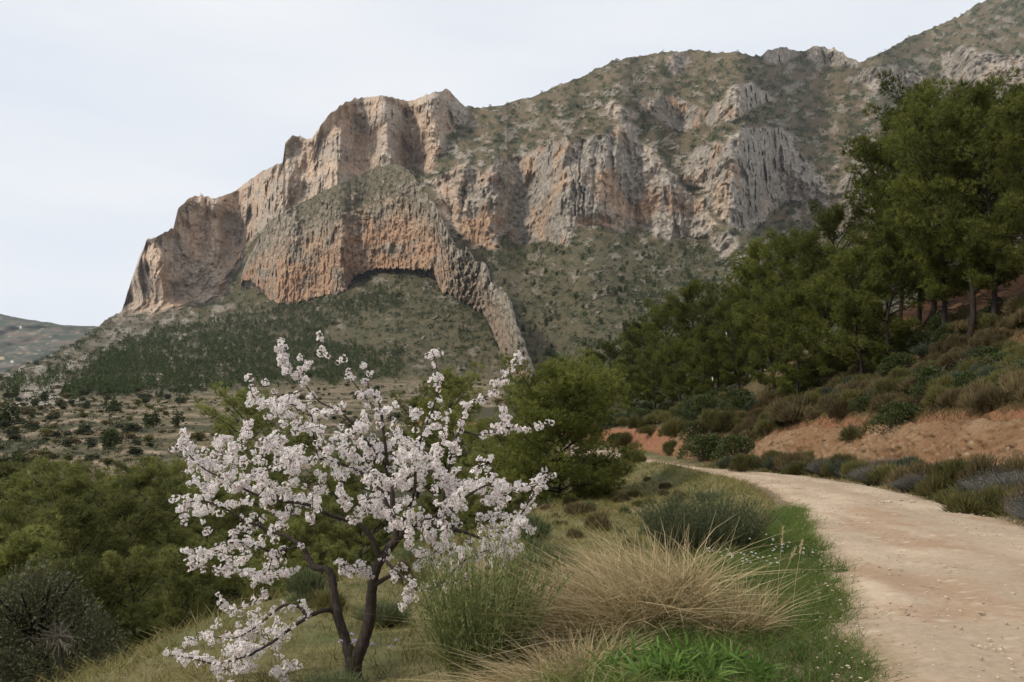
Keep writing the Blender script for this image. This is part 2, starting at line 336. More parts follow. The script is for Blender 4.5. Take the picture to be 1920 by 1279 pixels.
# back side of the ridge, falling away behind the skyline
k = 7; bk = np.arange(1, k + 1)[:, None]
XB = XM[-1] * (1 + .012 * bk ** 1.6); YB = D1[-1] * (1 + .012 * bk ** 1.6); ZB = ZM[-1] - np.abs(D1[-1]) * (.004 * bk ** 1.6) - 2 * bk + 1.5
fk = 2; XF = np.repeat(XM[:1], fk, 0); YF = np.repeat(D1[:1], fk, 0); ZF = ZM[:1] - np.array([[12.0], [4.0]])
VX = np.concatenate([XF, XM, XB]); VY = np.concatenate([YF, D1, YB]); VZ = np.concatenate([ZF, ZM, ZB]); CC = np.concatenate([np.repeat(cM[:1], fk, 0), cM, np.repeat(cM[-1:], k, 0)])
M_ROCK = col_mat('mountain_ground', 0.3, 0.9, 3.0, 0.35, 0.2)
me = mesh_np('mountain', np.stack([VX, VY, VZ], -1).reshape(-1, 3), grid_faces(NR + k + fk, NC), M_ROCK, False, None, CC.reshape(-1, 3))
tag(obj('mountain', me), 'limestone mountain of pale and orange cliffs over terraced scrub slopes', kind='structure')
def sheet_at(px, py):
    """world point on the mountain sheet seen along a bearing"""
    c = np.clip(np.searchsorted(PX, px), 1, NC - 1); v = np.clip((py - ybase[c]) / (ysky[c] - ybase[c]), 0, 1)
    r = int(round(v * (NR - 1))); return np.array([XM[r, c], D1[r, c], ZM[r, c]])

# ------------------------------------------------------------------ the folded rock rib that stands in front of the cliffs
_cr = np.array([(452, 520), (462, 490), (472, 470), (490, 440), (505, 412), (530, 398), (560, 385), (590, 368), (612, 355), (650, 338), (700, 315), (740, 306), (765, 318), (790, 352), (815, 385), (835, 430), (850, 462), (862, 478), (880, 470), (890, 500), (902, 492), (915, 520), (930, 545), (948, 556), (958, 580), (962, 610), (975, 640), (985, 668), (994, 690), (998, 702)], float)
_ba = np.array([(452, 524), (470, 520), (490, 540), (520, 566), (555, 566), (565, 560), (600, 552), (650, 545), (665, 512), (700, 500), (740, 498), (780, 500), (812, 500), (828, 545), (850, 545), (862, 565), (885, 568), (905, 585), (920, 610), (938, 650), (952, 690), (965, 712), (998, 716)], float)
NCf, NRf = 400, 150
fx = np.linspace(452, 998, NCf); fc = np.interp(fx, _cr[:, 0], _cr[:, 1]) + (fbm(fx / 9, 0 * fx, 0 * fx, 3, 71) * 6 - np.abs(perlin(fx / 7, 0 * fx + .5, 0 * fx, 77)) * 20 * sstep(780, 860, fx)) * sstep(452, 480, fx); fb = np.interp(fx, _ba[:, 0], _ba[:, 1]) + 4 + fbm(fx / 8, 0 * fx, 0 * fx + 2.2, 3, 79) * 11
Db = np.array([sheet_at(a, b)[1] for a, b in zip(fx, fb)]); Draw = blur(Db, 6, 0); Dsm = blur(np.maximum(np.minimum(blur(Db, 60, 0, 3), Draw), Draw - 50), 14, 0); Dsm = np.minimum(Dsm, Draw); Db = lerp(Draw, Dsm, sstep(850, 800, fx)) - 6   # the face stays forward where its foot is hollowed out
vf = np.linspace(0, 1, NRf)[:, None]; FY = fb + (fc - fb) * vf; FXg = np.broadcast_to(fx, FY.shape); Tf = (HY - FY) / FPX
top_scrub = sstep(0, 60, (np.interp(fx, [450, 560, 640, 740, 800, 998], [-60, 440, 412, 400, 336, -60]) + fbm(FXg / 26, FY / 22, 1.1, 4, 73, .62) * 75) - FY)
Sf = lerp(np.full(FY.shape, 6.0), 1.0, top_scrub)
lD = np.zeros(FY.shape); lD[0] = np.log(Db)
for r in range(1, NRf): lD[r] = lD[r - 1] + (Tf[r] - Tf[r - 1]) / (Sf[r] - Tf[r])
Df = np.exp(blur(lD, 2, 1)); Xf = (FXg - HX) / FPX * Df; Zf = Tf * Df
bed = Xf * .9 + Zf * lerp(.15, .62, sstep(800, 880, FXg))
fl = ridged(bed / 13, Df / 30, Zf / 70, 4, 81, .6); fine = fbm(Xf / 6, Df / 18, Zf / lerp(22, 10, sstep(800, 880, FXg)), 4, 83, .6); big = fbm(Xf / 45, Df / 90, Zf / 60, 3, 85)
rib0 = sstep(815, 860, FXg)
overh = -8 * np.sin(np.clip(vf * 1.0, 0, 1) * np.pi) * (1 - top_scrub)          # the face bulges over its foot
df = (1 - .6 * top_scrub) * (-(fl - .5) * 8 - fine * 5 - big * 10 - fbm(Xf / 12, Df / 40, Zf / 16, 4, 96, .6) * 10) - rib0 * 16 * fbm(FXg / 8 + FY / 30, FY / 13, 4.4, 4, 94, .62) + overh
wide = np.clip((fb - fc) / 60, .15, 1)
Df1 = Df + df * np.clip(Df / 700, .3, 1.2) * wide
Xf1 = (FXg - HX) / FPX * Df1; Zf1 = Tf * Df1
streak = fbm(bed / 6 + fine * .5, Df / 14, Zf / 55, 4, 87, .6); patch = fbm(Xf / 50, Df / 90, Zf / 30, 3, 89)
c = np.empty(FY.shape + (3,), np.float32); c[:] = (0.25, 0.21, 0.16)
c = mixc(c, (0.36, 0.3, 0.23), sstep(-.1, .4, fine + .3 * big))
low = sstep(.9, .35, vf + .3 * patch) * np.ones_like(Df)
rib = sstep(815, 860, FXg); c = mixc(c, (.38, .33, .26), rib * sstep(.45, .9, vf + .3 * fine))
c = mixc(c, (0.40, 0.245, 0.15), np.clip(low * sstep(-.3, .25, patch + .5 * streak + .15) * .95 * (1 - .6 * rib), 0, 1))
c = mixc(c, (0.105, 0.095, 0.088), sstep(.08, .42, streak) * .7 * (1 - .2 * rib))
c = mixc(c, (.13, .105, .07), rib * sstep(-.05, .25, fbm(FXg / 6 + FY / 30, FY / 9, 8.8, 4, 93, .62)) * .75)
vg = sstep(.0, .25, fbm(Xf / 8, Df / 30, Zf / 7, 4, 91, .62) + .35 * top_scrub + .22 * sstep(.35, .8, vf) - .12)
sc2 = np.empty(FY.shape + (3,), np.float32); sc2[:] = (0.125, 0.102, 0.06); sc2 = mixc(sc2, (0.055, 0.058, 0.026), sstep(-.1, .2, fbm(FXg / 7, FY / 6, 6.6, 4, 74, .62)))
c = lerp(c, sc2, np.clip(top_scrub * .35 + vg * .5, 0, .85)[..., None] * (1 - .35 * rib[..., None]))
Dund = np.maximum(Draw + 10, Df1[0] + 4)[None]                                     # underside, back to the slope
k = 8; bk = np.arange(1, k + 1)[:, None]; thick = 22.0
dd = thick * (bk / k) ** .8; drop = np.array([0.5, 2, 6, 14, 30, 60, 100, 150])[:, None] * wide
XBk = Xf1[-1] * (1 + dd / Df1[-1]) + dd * .35; YBk = Df1[-1] + dd; ZBk = Zf1[-1] - drop
V = np.stack([np.concatenate([(fx - HX)[None] / FPX * Dund, Xf1, XBk]), np.concatenate([Dund, Df1, YBk]), np.concatenate([(HY - fb - 5)[None] / FPX * Dund, Zf1, ZBk])], -1)
CC = np.concatenate([c[:1], c, np.repeat(c[-1:], k, 0)])
me = mesh_np('rock_rib', V.reshape(-1, 3), grid_faces(NRf + k + 1, NCf), M_ROCK, False, None, CC.reshape(-1, 3))
tag(obj('rock_rib', me), 'arched orange and grey rock rib standing before the cliffs', kind='structure')

# ------------------------------------------------------------------ far hills across the valley
hx = np.linspace(-900, 420, 260); NRh = 70
hs = np.interp(hx, [-900, -300, 0, 60, 110, 140, 178, 260, 420], [480, 545, 589, 600, 608, 611, 611, 622, 660]) + fbm(hx / 18, 0 * hx, 0 * hx, 3, 95) * 2.2
hb = 760.0; vh = np.linspace(0, 1, NRh)[:, None]; HYg = hb + (hs - hb) * vh; Th = (HY - HYg) / FPX
Dh = 2600 * np.exp(np.cumsum(np.concatenate([np.zeros((1, 260)), np.diff(Th, axis=0) / (.34 - Th[1:])]), 0))
Xh = (hx - HX) / FPX * Dh; Zh = Th * Dh
Dh = Dh + fbm(Xh / 400, Dh / 400, 0, 4, 97) * 260 * sstep(1, .9, vh); Xh = (hx - HX) / FPX * Dh; Zh = Th * Dh
c = np.empty(Dh.shape + (3,), np.float32); c[:] = (0.11, 0.086, 0.058)
c = mixc(c, (0.034, 0.044, 0.024), sstep(-.05, .12, fbm(Xh / 130, Dh / 900, Zh / 22, 5, 98, .65) + .18 * sstep(640, 680, HYg) + .3 * sstep(.93, 1, vh)))
c = mixc(c, (0.33, 0.27, 0.2), sstep(.2, .4, fbm(Xh / 70, Dh / 900, Zh / 9, 4, 99, .6)) * .7)
bk = np.arange(1, 5)[:, None]
V = np.stack([np.concatenate([Xh, Xh[-1] * (1 + .05 * bk)]), np.concatenate([Dh, Dh[-1] * (1 + .05 * bk)]), np.concatenate([Zh, Zh[-1] - 25 * bk])], -1)
me = mesh_np('far_hills', V.reshape(-1, 3), grid_faces(NRh + 4, 260), col_mat('far_hill_ground', 0.05, .5, 6, .3, .04), True, None, np.concatenate([c, np.repeat(c[-1:], 4, 0)]).reshape(-1, 3))
tag(obj('hills', me), 'hazy brown and green hills across the valley', kind='structure')
# ------------------------------------------------------------------ near ground: road shelf, cut bank, pine slope, falling left side
RC = smooth_line([(-3.0, -16), (-.6, -10), (1.1, -5), (2.75, 0), (4.5, 5.4), (6.05, 10), (7.5, 14.4), (9.4, 20.7), (11.2, 28), (12.55, 36), (12.75, 42), (12.1, 47), (10.9, 52), (9.4, 58), (8.2, 66), (7.0, 76), (5.4, 88), (2, 104), (-4, 125), (-12, 150), (-22, 185)], 8)
def road_frame(x, y):
    """signed distance right of the road's middle line and the along-road y of the nearest point"""
    x = np.asarray(x, float); y = np.asarray(y, float); sh = x.shape; x = x.ravel(); y = y.ravel()
    best = np.full(x.shape, 1e9); dd = np.zeros(x.shape); yy = np.zeros(x.shape)
    for i in range(len(RC) - 1):
        a = RC[i]; b = RC[i + 1]; e = b - a; l2 = e @ e
        t = np.clip(((x - a[0]) * e[0] + (y - a[1]) * e[1]) / l2, 0, 1)
        qx = x - a[0] - t * e[0]; qy = y - a[1] - t * e[1]; d2 = qx * qx + qy * qy
        m = d2 < best; sg = np.where(e[1] * qx - e[0] * qy > 0, 1, -1)
        best = np.where(m, d2, best); dd = np.where(m, np.sqrt(d2) * sg, dd); yy = np.where(m, a[1] + t * e[1], yy)
    return dd.reshape(sh), yy.reshape(sh)
def road_z(y): return -1.6 - .05 * np.minimum(y, 52) - .004 * np.maximum(y - 52, 0)
BANK0, BANK1 = 4.3, 5.5
def bank_h(y): return np.interp(y, [-20, 10, 24, 36, 46, 50, 53, 57, 62, 75, 110], [2.6, 2.5, 2.45, 2.6, 2.7, 2.2, 1.2, 1.5, 2.1, 1.8, 1.0])
def ground_z(x, y, lower_road=True):
    x = np.asarray(x, float); y = np.asarray(y, float)
    d, ry = road_frame(x, y); z = road_z(ry)
    lump = fbm(x / 2.3, y / 2.3, 0, 3, 101) * .16 + fbm(x / .5, y / .5, 0, 2, 103) * .03
    ad = np.abs(d)
    z = z + np.where(ad < 2.2, -.05 if lower_road else 0., 0.)
    z = z + sstep(2.2, 4.2, d) * .25
    z = z + sstep(BANK0 + .25, BANK1 + .35, d) * bank_h(ry) - .12 * sstep(BANK0, BANK0 + .3, d) * sstep(BANK1 + 1.2, BANK1 + .4, d)
    up = np.maximum(d - BANK1, 0); kf = np.interp(ry, [58, 95], [1, .28]); z = z + kf * (.53 * np.minimum(up, 26) + .2 * np.maximum(up - 26, 0)) + 1.1 * sstep(11, 14.5, d + fbm(x / 9, y / 9, 0, 2, 107) * 3) * sstep(16, 30, ry)
    z = z + .6 * np.exp(-((ry - 50) / 8) ** 2) * sstep(-2.2, -3.6, d) * sstep(-10, -6, d)
    lf = np.maximum(-d - 3.2, 0)
    sh = -.95 * sstep(0, 3.2, lf) - .045 * lf - .52 * np.maximum(lf - 7.6 - fbm(x / 6, y / 6, 3, 2, 109) * 1.4, 0)
    sh = sh + .06 * sstep(0, .8, -d - 2.2)
    z = z + sh
    floor = -11.5 - .012 * np.clip(y, 0, 120) + fbm(x / 22, y / 22, 5, 3, 105) * 1.2
    z = np.where(d < 0, floor + np.logaddexp(0, (z - floor) / 1.2) * 1.2, z)
    return z + lump * np.clip((ad - 2.0) / 1.5, 0, 1) * np.where(d < 0, .8, 1.3)
def axis(lo, hi, c, h0, g):
    r = [c]; h = h0
    while r[-1] < hi: r.append(r[-1] + h); h *= g
    l = [c]; h = h0
    while l[-1] > lo: l.append(l[-1] - h); h *= g
    return np.array(l[::-1] + r[1:])
gx = axis(-130, 130, 3.0, .13, 1.019); gy = axis(-14, 190, 5.0, .13, 1.0155)
GX, GY = np.meshgrid(gx, gy); GZ = ground_z(GX, GY); GD, GRY = road_frame(GX, GY)
n1 = fbm(GX / 1.7, GY / 1.7, 0, 4, 111); n2 = fbm(GX / .35, GY / .35, 0, 3, 113); n3 = fbm(GX / 6, GY / 6, 0, 3, 115)
c = np.empty(GX.shape + (3,), np.float32); c[:] = (0.135, 0.118, 0.05)
c = mixc(c, (0.075, 0.085, 0.028), sstep(-.1, .3, n1 + .3 * n2)); c = mixc(c, (0.2, 0.15, 0.085), sstep(.1, .4, n3 + .4 * n2))
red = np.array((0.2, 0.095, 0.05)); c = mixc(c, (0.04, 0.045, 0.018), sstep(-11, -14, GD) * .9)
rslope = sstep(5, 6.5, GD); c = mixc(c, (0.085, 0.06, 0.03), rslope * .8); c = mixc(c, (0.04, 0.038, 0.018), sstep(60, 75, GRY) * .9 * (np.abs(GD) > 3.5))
c = mixc(c, red, np.clip(sstep(10.5, 12, GD + n1) * sstep(-.35, .15, n3 + .2 * n2) * .9 * sstep(70, 50, GRY), 0, 1))
c = mixc(c, red * 1.05, np.clip(sstep(BANK0 - .8, BANK0, GD) * sstep(BANK1 + 1, BANK1 + .3, GD) * sstep(.9, .5, 0 * GD), 0, 1))
c = mixc(c, (0.21, 0.15, 0.1), sstep(3.3, 1.9, np.abs(GD + .15 * n2 * 2)) * sstep(92, 80, GRY))
M_GROUND = col_mat('near_ground', 9, .7, .05, .35, 2.5)
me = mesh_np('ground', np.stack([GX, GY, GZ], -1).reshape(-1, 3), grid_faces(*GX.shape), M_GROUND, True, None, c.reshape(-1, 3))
tag(obj('ground', me), 'grassy hillside falling away beside the dirt road', kind='structure')

# dirt road: its own sheet with ragged, feathered edges
seg = np.vstack([[0], np.cumsum(np.linalg.norm(np.diff(RC, axis=0), axis=1))[:, None]])[:, 0]
sl = []; s_ = 0.0
s_end = np.interp(88, RC[:, 1], seg)
while s_ < s_end:
    sl.append(s_); yy_ = np.interp(s_, seg, RC[:, 1]); s_ += max(.07, .009 * max(yy_, 0))
sl = np.array(sl); cx = np.interp(sl, seg, RC[:, 0]); cyy = np.interp(sl, seg, RC[:, 1])
tg = unit(np.stack([np.gradient(cx), np.gradient(cyy)], 1)); cx = blur(cx, 6, 0); 
un = np.linspace(-2.75, 2.75, 61)
RX = cx[:, None] + tg[:, 1:2] * un; RY = cyy[:, None] - tg[:, :1] * un; RD = np.broadcast_to(un, RX.shape)
RZ = road_z(road_frame(RX, RY)[1])
e1 = fbm(RX / .9, RY / .9, 0, 4, 121) * .55; e2 = fbm(RX / .22, RY / .22, 0, 2, 123)
edge = np.where(RD < 0, 1.86, 2.1) - np.abs(RD) + e1 + .12 * e2
RZ = RZ + .045 * sstep(2.3, .4, np.abs(RD)) + fbm(RX / 1.6, RY / 1.6, 0, 3, 125) * .05 + e2 * .008 - .035 * np.exp(-((np.abs(RD + .1) - .85) / .32) ** 2)
RZ = RZ + .035 * sstep(0, .3, edge) - .16 * sstep(.05, -.35, edge)
p1 = fbm(RX / 2.2, RY / 4.5, 0, 4, 127); p2 = fbm(RX / .5, RY / .9, 0, 3, 129); p3 = fbm(RX / .09, RY / .13, 0, 2, 131)
c = np.empty(RX.shape + (3,), np.float32); c[:] = (0.365, 0.28, 0.195)
c = mixc(c, (0.465, 0.365, 0.26), sstep(-.2, .35, p1 + .3 * p2)); c = mixc(c, (0.32, 0.215, 0.135), sstep(.12, .42, fbm(RX / 1.5, RY / 5, 3, 4, 133) + .3 * p2) * .85)
c = mixc(c, (0.27, 0.17, 0.105), np.exp(-((RD - .15) / .45) ** 2) * sstep(-.3, .2, p2 + p1) * .45)
c = mixc(c, (0.56, 0.47, 0.36), sstep(.3, .55, p3 + .3 * p2) * .6); c = mixc(c, (0.22, 0.145, 0.095), sstep(.35, .6, -p3 + .25 * p2) * .5)
c = mixc(c, (0.26, 0.19, 0.11), sstep(.25, -.1, edge) * .7)
M_ROAD = col_mat('dirt_road', 38, .55, .02, .16, 14)
me = mesh_np('dirt_road', np.stack([RX, RY, RZ], -1).reshape(-1, 3), grid_faces(*RX.shape), M_ROAD, True, None, c.reshape(-1, 3))
tag(obj('dirt_road', me), 'pale dirt road curving left along the hillside', kind='structure')

# red earth bank cut along the road
sb = np.arange(12, np.interp(65, RC[:, 1], seg), .14); cx2 = np.interp(sb, seg, RC[:, 0]); cy2 = np.interp(sb, seg, RC[:, 1]); tg2 = unit(np.stack([blur(np.gradient(cx2), 8, 0), blur(np.gradient(cy2), 8, 0)], 1))
ub = np.linspace(0, 1, 34)
off = BANK0 - .15 + (BANK1 - BANK0 + .35) * ub ** 1.5; hh = ub ** .85
BX = cx2[:, None] + tg2[:, 1:2] * off; BY = cy2[:, None] - tg2[:, :1] * off
bh = bank_h(cy2)[:, None] + fbm(cy2 / 2.5, 0 * cy2, 0 * cy2, 3, 141)[:, None] * .35
BZ = road_z(cy2)[:, None] + .15 + (bh + .1) * hh - .35 * sstep(.9, 1, ub)
r1 = ridged(BX / .6, BY / .6, BZ / 4.5, 4, 143, .62); r2 = fbm(BX / .28, BY / .28, BZ / .35, 3, 145); r3 = fbm(BX / 4, BY / 4, BZ / 3, 2, 147)
am = np.sin(np.clip(ub, 0, 1) * np.pi) ** .5
dsp = (-(r1 - .5) * .5 - r2 * .22 - r3 * .45 - .1) * am
BX = BX + tg2[:, 1:2] * dsp; BY = BY - tg2[:, :1] * dsp
c = np.empty(BX.shape + (3,), np.float32); c[:] = (0.172, 0.098, 0.05)
c = mixc(c, (0.212, 0.135, 0.076), sstep(-.1, .35, r2 + r3)); c = mixc(c, (0.19, 0.095, 0.05), sstep(.1, .4, fbm(BX / .6, BY / .6, BZ / 1.5, 3, 149)) * .7)
c = mixc(c, (0.29, 0.22, 0.15), sstep(.34, .46, fbm(BX / .16, BY / .16, BZ / .13, 2, 151)) * .8)
c = mixc(c, (0.12, 0.09, 0.045), sstep(.86, .98, ub + .15 * r2) * .8)
me = mesh_np('earth_bank', np.stack([BX, BY, BZ], -1).reshape(-1, 3), grid_faces(*BX.shape), col_mat('red_earth', 7, .8, .05, .25, 5), True, None, c.reshape(-1, 3))
tag(obj('earth_bank', me), 'bare red earth bank cut along the dirt road', kind='structure')
# ------------------------------------------------------------------ vegetation materials
M_PINE = leaf_mat('shaded_pine_needles', (0.048, 0.062, 0.013), (0.165, 0.175, 0.034), .38, .6, .4)  # right-hand stand: darker copy, its shade put into the needle colour
M_PINE3 = leaf_mat('bright_pine_needles', (0.085, 0.105, 0.022), (0.235, 0.25, 0.055), .4, .6, 0)
M_PINE2 = leaf_mat('ravine_pine_needles', (0.095, 0.108, 0.028), (0.26, 0.262, 0.078), .4, .6, .42)
M_PINEBARK = bark_mat('pine_bark', (0.016, 0.012, 0.01), (0.05, 0.037, 0.03), 9)
M_FARLEAF = leaf_mat('far_foliage', (0.028, 0.036, 0.015), (0.06, 0.066, 0.028), .15, .8, .2)
M_FARPINE = leaf_mat('far_pine_foliage', (0.03, 0.044, 0.014), (0.062, 0.08, 0.024), .15, .8, .2)
M_MASTIC = leaf_mat('mastic_leaves', (0.028, 0.042, 0.013), (0.07, 0.085, 0.026), .2, .5, .25)
M_HEATH = leaf_mat('heath_leaves', (0.085, 0.062, 0.03), (0.165, 0.13, 0.06), .2, .8, .3)
M_OLIVEG = leaf_mat('scrub_leaves', (0.075, 0.073, 0.022), (0.155, 0.14, 0.048), .25, .7, .3)
M_LAV = leaf_mat('grey_shrub_leaves', (0.07, 0.066, 0.055), (0.155, 0.15, 0.13), .2, .8, .3)
M_ROSE = leaf_mat('blue_green_leaves', (0.042, 0.058, 0.03), (0.10, 0.118, 0.072), .2, .7, .2)
M_LIGHT = leaf_mat('light_green_leaves', (0.09, 0.115, 0.045), (0.18, 0.2, 0.095), .3, .7, .2)
M_OLIVE = leaf_mat('wild_olive_leaves', (0.072, 0.076, 0.036), (0.17, 0.165, 0.09), .2, .6, .2)
M_TWIG = bark_mat('grey_twigs', (0.09, 0.075, 0.06), (0.21, 0.18, 0.15), 14, .3)

# ------------------------------------------------------------------ far scrub and woods on the mountain
def pick_sites(weight, n, rng):
    wgt = weight.ravel().astype(np.float64); wgt /= wgt.sum(); i = rng.choice(len(wgt), n, p=wgt)
    r, cc = np.unravel_index(i, weight.shape)
    return np.stack([XM[r, cc], D1[r, cc], ZM[r, cc]], 1), PXg[r, cc], PY[r, cc]
def tri_clumps(B, P, rad, hgt, k, rng, cone=0.0):
    n = len(P); c = rdir(n * k, rng) * (rng.random((n * k, 1)) ** .33); zz = c[:, 2] * .5 + .5
    if cone: c[:, :2] *= (1 - cone * zz)[:, None]
    R = np.repeat(rad, k)[:, None]; Hh = np.repeat(hgt, k)
    q = np.repeat(P, k, 0) + np.concatenate([c[:, :2] * R, (zz * Hh)[:, None]], 1)
    s = R * (.5 if cone else .62); a = rdir(n * k, rng) * s; b = rdir(n * k, rng) * s
    V = np.stack([q - a * .5, q + a * .5, q + b], 1).reshape(-1, 3)
    B.add(V, np.arange(n * k * 3).reshape(-1, 3), np.repeat(np.repeat(rng.random(n), k) * .7 + rng.random(n * k) * .3, 3))
rng = np.random.default_rng(11)
vis = (PY < 880)
gsw = sstep(-.15, .3, gs) ** 1.3
w_scr = (gsw * .9 + .1) * (1 - plain) * vis * (1 - .93 * clm) * (1 - .6 * outc)
P, _, _ = pick_sites(w_scr, 27000, rng); B = Bld(); r_ = (.7 + 2.3 * rng.random(len(P)) ** 2.2) * np.clip(P[:, 1] / 800, .55, 1.25)
tri_clumps(B, P - np.array([0, 0, .3]), r_, r_ * 1.25, 11, rng)
wf = (top_scrub * .8 + .25 * vg + .06).ravel().astype(float); wf /= wf.sum(); i_ = rng.choice(len(wf), 1500, p=wf)      # bushes on the rock rib
P = np.stack([Xf1.ravel()[i_], Df1.ravel()[i_], Zf1.ravel()[i_]], 1); r_ = .6 + 1.7 * rng.random(len(P)) ** 2.2; tri_clumps(B, P - np.array([0, 0, .3]), r_, r_ * 1.2, 11, rng)
j_ = rng.integers(0, NCf, 420); P = np.array([sheet_at(fx[q], fb[q] + abs(rng.normal()) * 7) for q in j_]); r_ = rng.uniform(1.0, 3.2, len(P)); tri_clumps(B, P - np.array([0, 0, .4]), r_, r_ * 1.3, 14, rng)   # and along its foot
tag(obj('mountain_scrub', B.mesh('mountain_scrub', M_FARLEAF)), 'dark low scrub dotted over the mountain slopes', kind='stuff')
P, _, _ = pick_sites((plain * vis * (.25 + gsw)).astype(float), 2700, rng); B = Bld(); r_ = rng.uniform(.4, 1.0, len(P))
tri_clumps(B, P - np.array([0, 0, .2]), r_ * np.clip(P[:, 1] / 250, .6, 1.6), r_ * 1.0, 16, rng)
tag(obj('terrace_scrub', B.mesh('terrace_scrub', M_FARLEAF)), 'low dark scrub on the old terraces', kind='stuff')
WOODS = [([(120, 745), (150, 712), (235, 640), (300, 612), (420, 596), (500, 570), (560, 572), (690, 548), (770, 545), (740, 580), (640, 600), (600, 640), (720, 650), (770, 680), (740, 712), (560, 718), (320, 735)], 5200),
         ([(870, 500), (900, 465), (1080, 440), (1090, 470), (980, 500), (930, 540)], 130), ([(1170, 520), (1210, 470), (1350, 450), (1440, 470), (1420, 560), (1280, 600), (1190, 640), (1150, 600)], 330),
         ([(1180, 640), (1400, 540), (1480, 560), (1300, 680)], 130), ([(700, 545), (850, 500), (900, 600), (960, 690), (880, 690), (800, 580)], 90), ([(0, 720), (30, 705), (120, 690), (200, 690), (160, 720), (40, 730)], 150), ([(930, 620), (1100, 560), (1150, 700), (1000, 720)], 60)]
B = Bld()
for poly, n in WOODS:
    m = in_poly(wx, wy, poly) * sstep(-.35, .15, fbm(X0 / 40, D0 / 60, 0, 3, 161) + .1) * (1 - clm)
    P, _, _ = pick_sites(m + 1e-9 * vis, n, rng); h_ = rng.uniform(3.5, 7.5, len(P)) * np.clip(P[:, 1] / 700, .7, 1.15)
    tri_clumps(B, P - np.array([0, 0, .3]), h_ * .38, h_, 30, rng, .6)
tag(obj('pine_wood', B.mesh('pine_wood', M_FARPINE)), 'dark young pine wood below the arched rock rib', kind='stuff')
# single pines and bushes that can be told apart on the slopes and terraces
def far_tree_mesh(seed, tri, cone, mat, name):
    g = np.random.default_rng(seed); B = Bld()
    for q in range(5):
        o = g.normal(size=3) * np.array([.16, .16, .1]) + np.array([0, 0, .05 * q]); tri_clumps(B, np.array([o]) * 1.0, np.array([.34]), np.array([.72 + .05 * q]), tri // 5, g, cone)
    return B.mesh(name, mat)
FT = [far_tree_mesh(300 + i, 320, .55, M_FARPINE, 'distant_pine_crown') for i in range(4)]
FB = [far_tree_mesh(320 + i, 240, 0, [M_FARLEAF, M_FARLEAF, M_HEATH, M_OLIVEG][i], 'terrace_bush_foliage') for i in range(4)]
Bt = Bld(); tube(Bt, [(0, 0, -.1), (.01, 0, .25), (0, .01, .5)], [.03, .024, .015], 5); FTT = Bt.mesh('distant_pine_trunk', M_PINEBARK, True)
Bt = Bld()
for a in range(4): tube(Bt, [(0, 0, -.1), (.12 * math.cos(a * 1.6), .12 * math.sin(a * 1.6), .2), (.2 * math.cos(a * 1.6), .2 * math.sin(a * 1.6), .42)], [.03, .02, .01], 4)
FBT = Bt.mesh('terrace_bush_stems', M_TWIG, True)
mR = in_poly(wx, wy, [(900, 520), (1080, 460), (1330, 460), (1350, 560), (1200, 660), (1060, 690), (1000, 660), (950, 560)]) * (1 - clm)
P, px_, py_ = pick_sites(mR.astype(float), 70, rng)
for i, p in enumerate(P):
    e = empty('distant_pine', p - np.array([0, 0, .2])); s = rng.uniform(4, 8); e.scale = (s * .9, s * .9, s); e.rotation_euler.z = rng.uniform(0, 6.3)
    obj('crown', FT[i % 4], e); obj('trunk', FTT, e)
    tag(e, 'small dark pine dotted on the scrubby slope right of the rock rib', 'tree', 'pines on the slope right of the rock rib')
mP = (plain * (PY < 875) * (PXg < 1000) * (PXg > -40)).astype(float) * np.clip(D0 / 250, .3, 1.4)
P, px_, py_ = pick_sites(mP, 270, rng)
for i, p in enumerate(P):
    e = empty('terrace_bush', p - np.array([0, 0, .1])); s = rng.uniform(1.0, 2.5) * (1 + .3 * (p[1] > 300)); e.scale = (s * rng.uniform(1.0, 1.7), s * rng.uniform(1, 1.7), s * rng.uniform(.6, .95)); e.rotation_euler.z = rng.uniform(0, 6.3)
    obj('foliage', FB[i % 4], e); obj('stems', FBT, e)
    zt = ('brown' if i % 4 == 2 else 'olive' if i % 4 == 3 else 'dark') + ' rounded bush on the ' + ('lower' if p[1] < 230 else 'middle' if p[1] < 330 else 'upper') + ' old terraces, ' + ('near the left edge' if px_[i] < 170 else 'left of the almond' if px_[i] < 340 else 'behind the almond')
    tag(e, zt, 'bush', zt.replace('bush', 'bushes'))
for i, (a, b, s) in enumerate([(12, 800, 7), (210, 770, 6), (280, 800, 5.5), (205, 842, 5), (330, 800, 4.5), (25, 745, 7), (120, 745, 6), (85, 752, 6), (460, 770, 9), (300, 745, 5)]):
    p = sheet_at(a, b); e = empty('terrace_pine', p - np.array([0, 0, .2])); s *= .8; e.scale = (s * .95, s * .95, s); obj('crown', FT[i % 4], e); obj('trunk', FTT, e)
    tag(e, 'lone rounded pine standing among the bushes of the old terraces', 'tree', 'lone pines on the terraces')
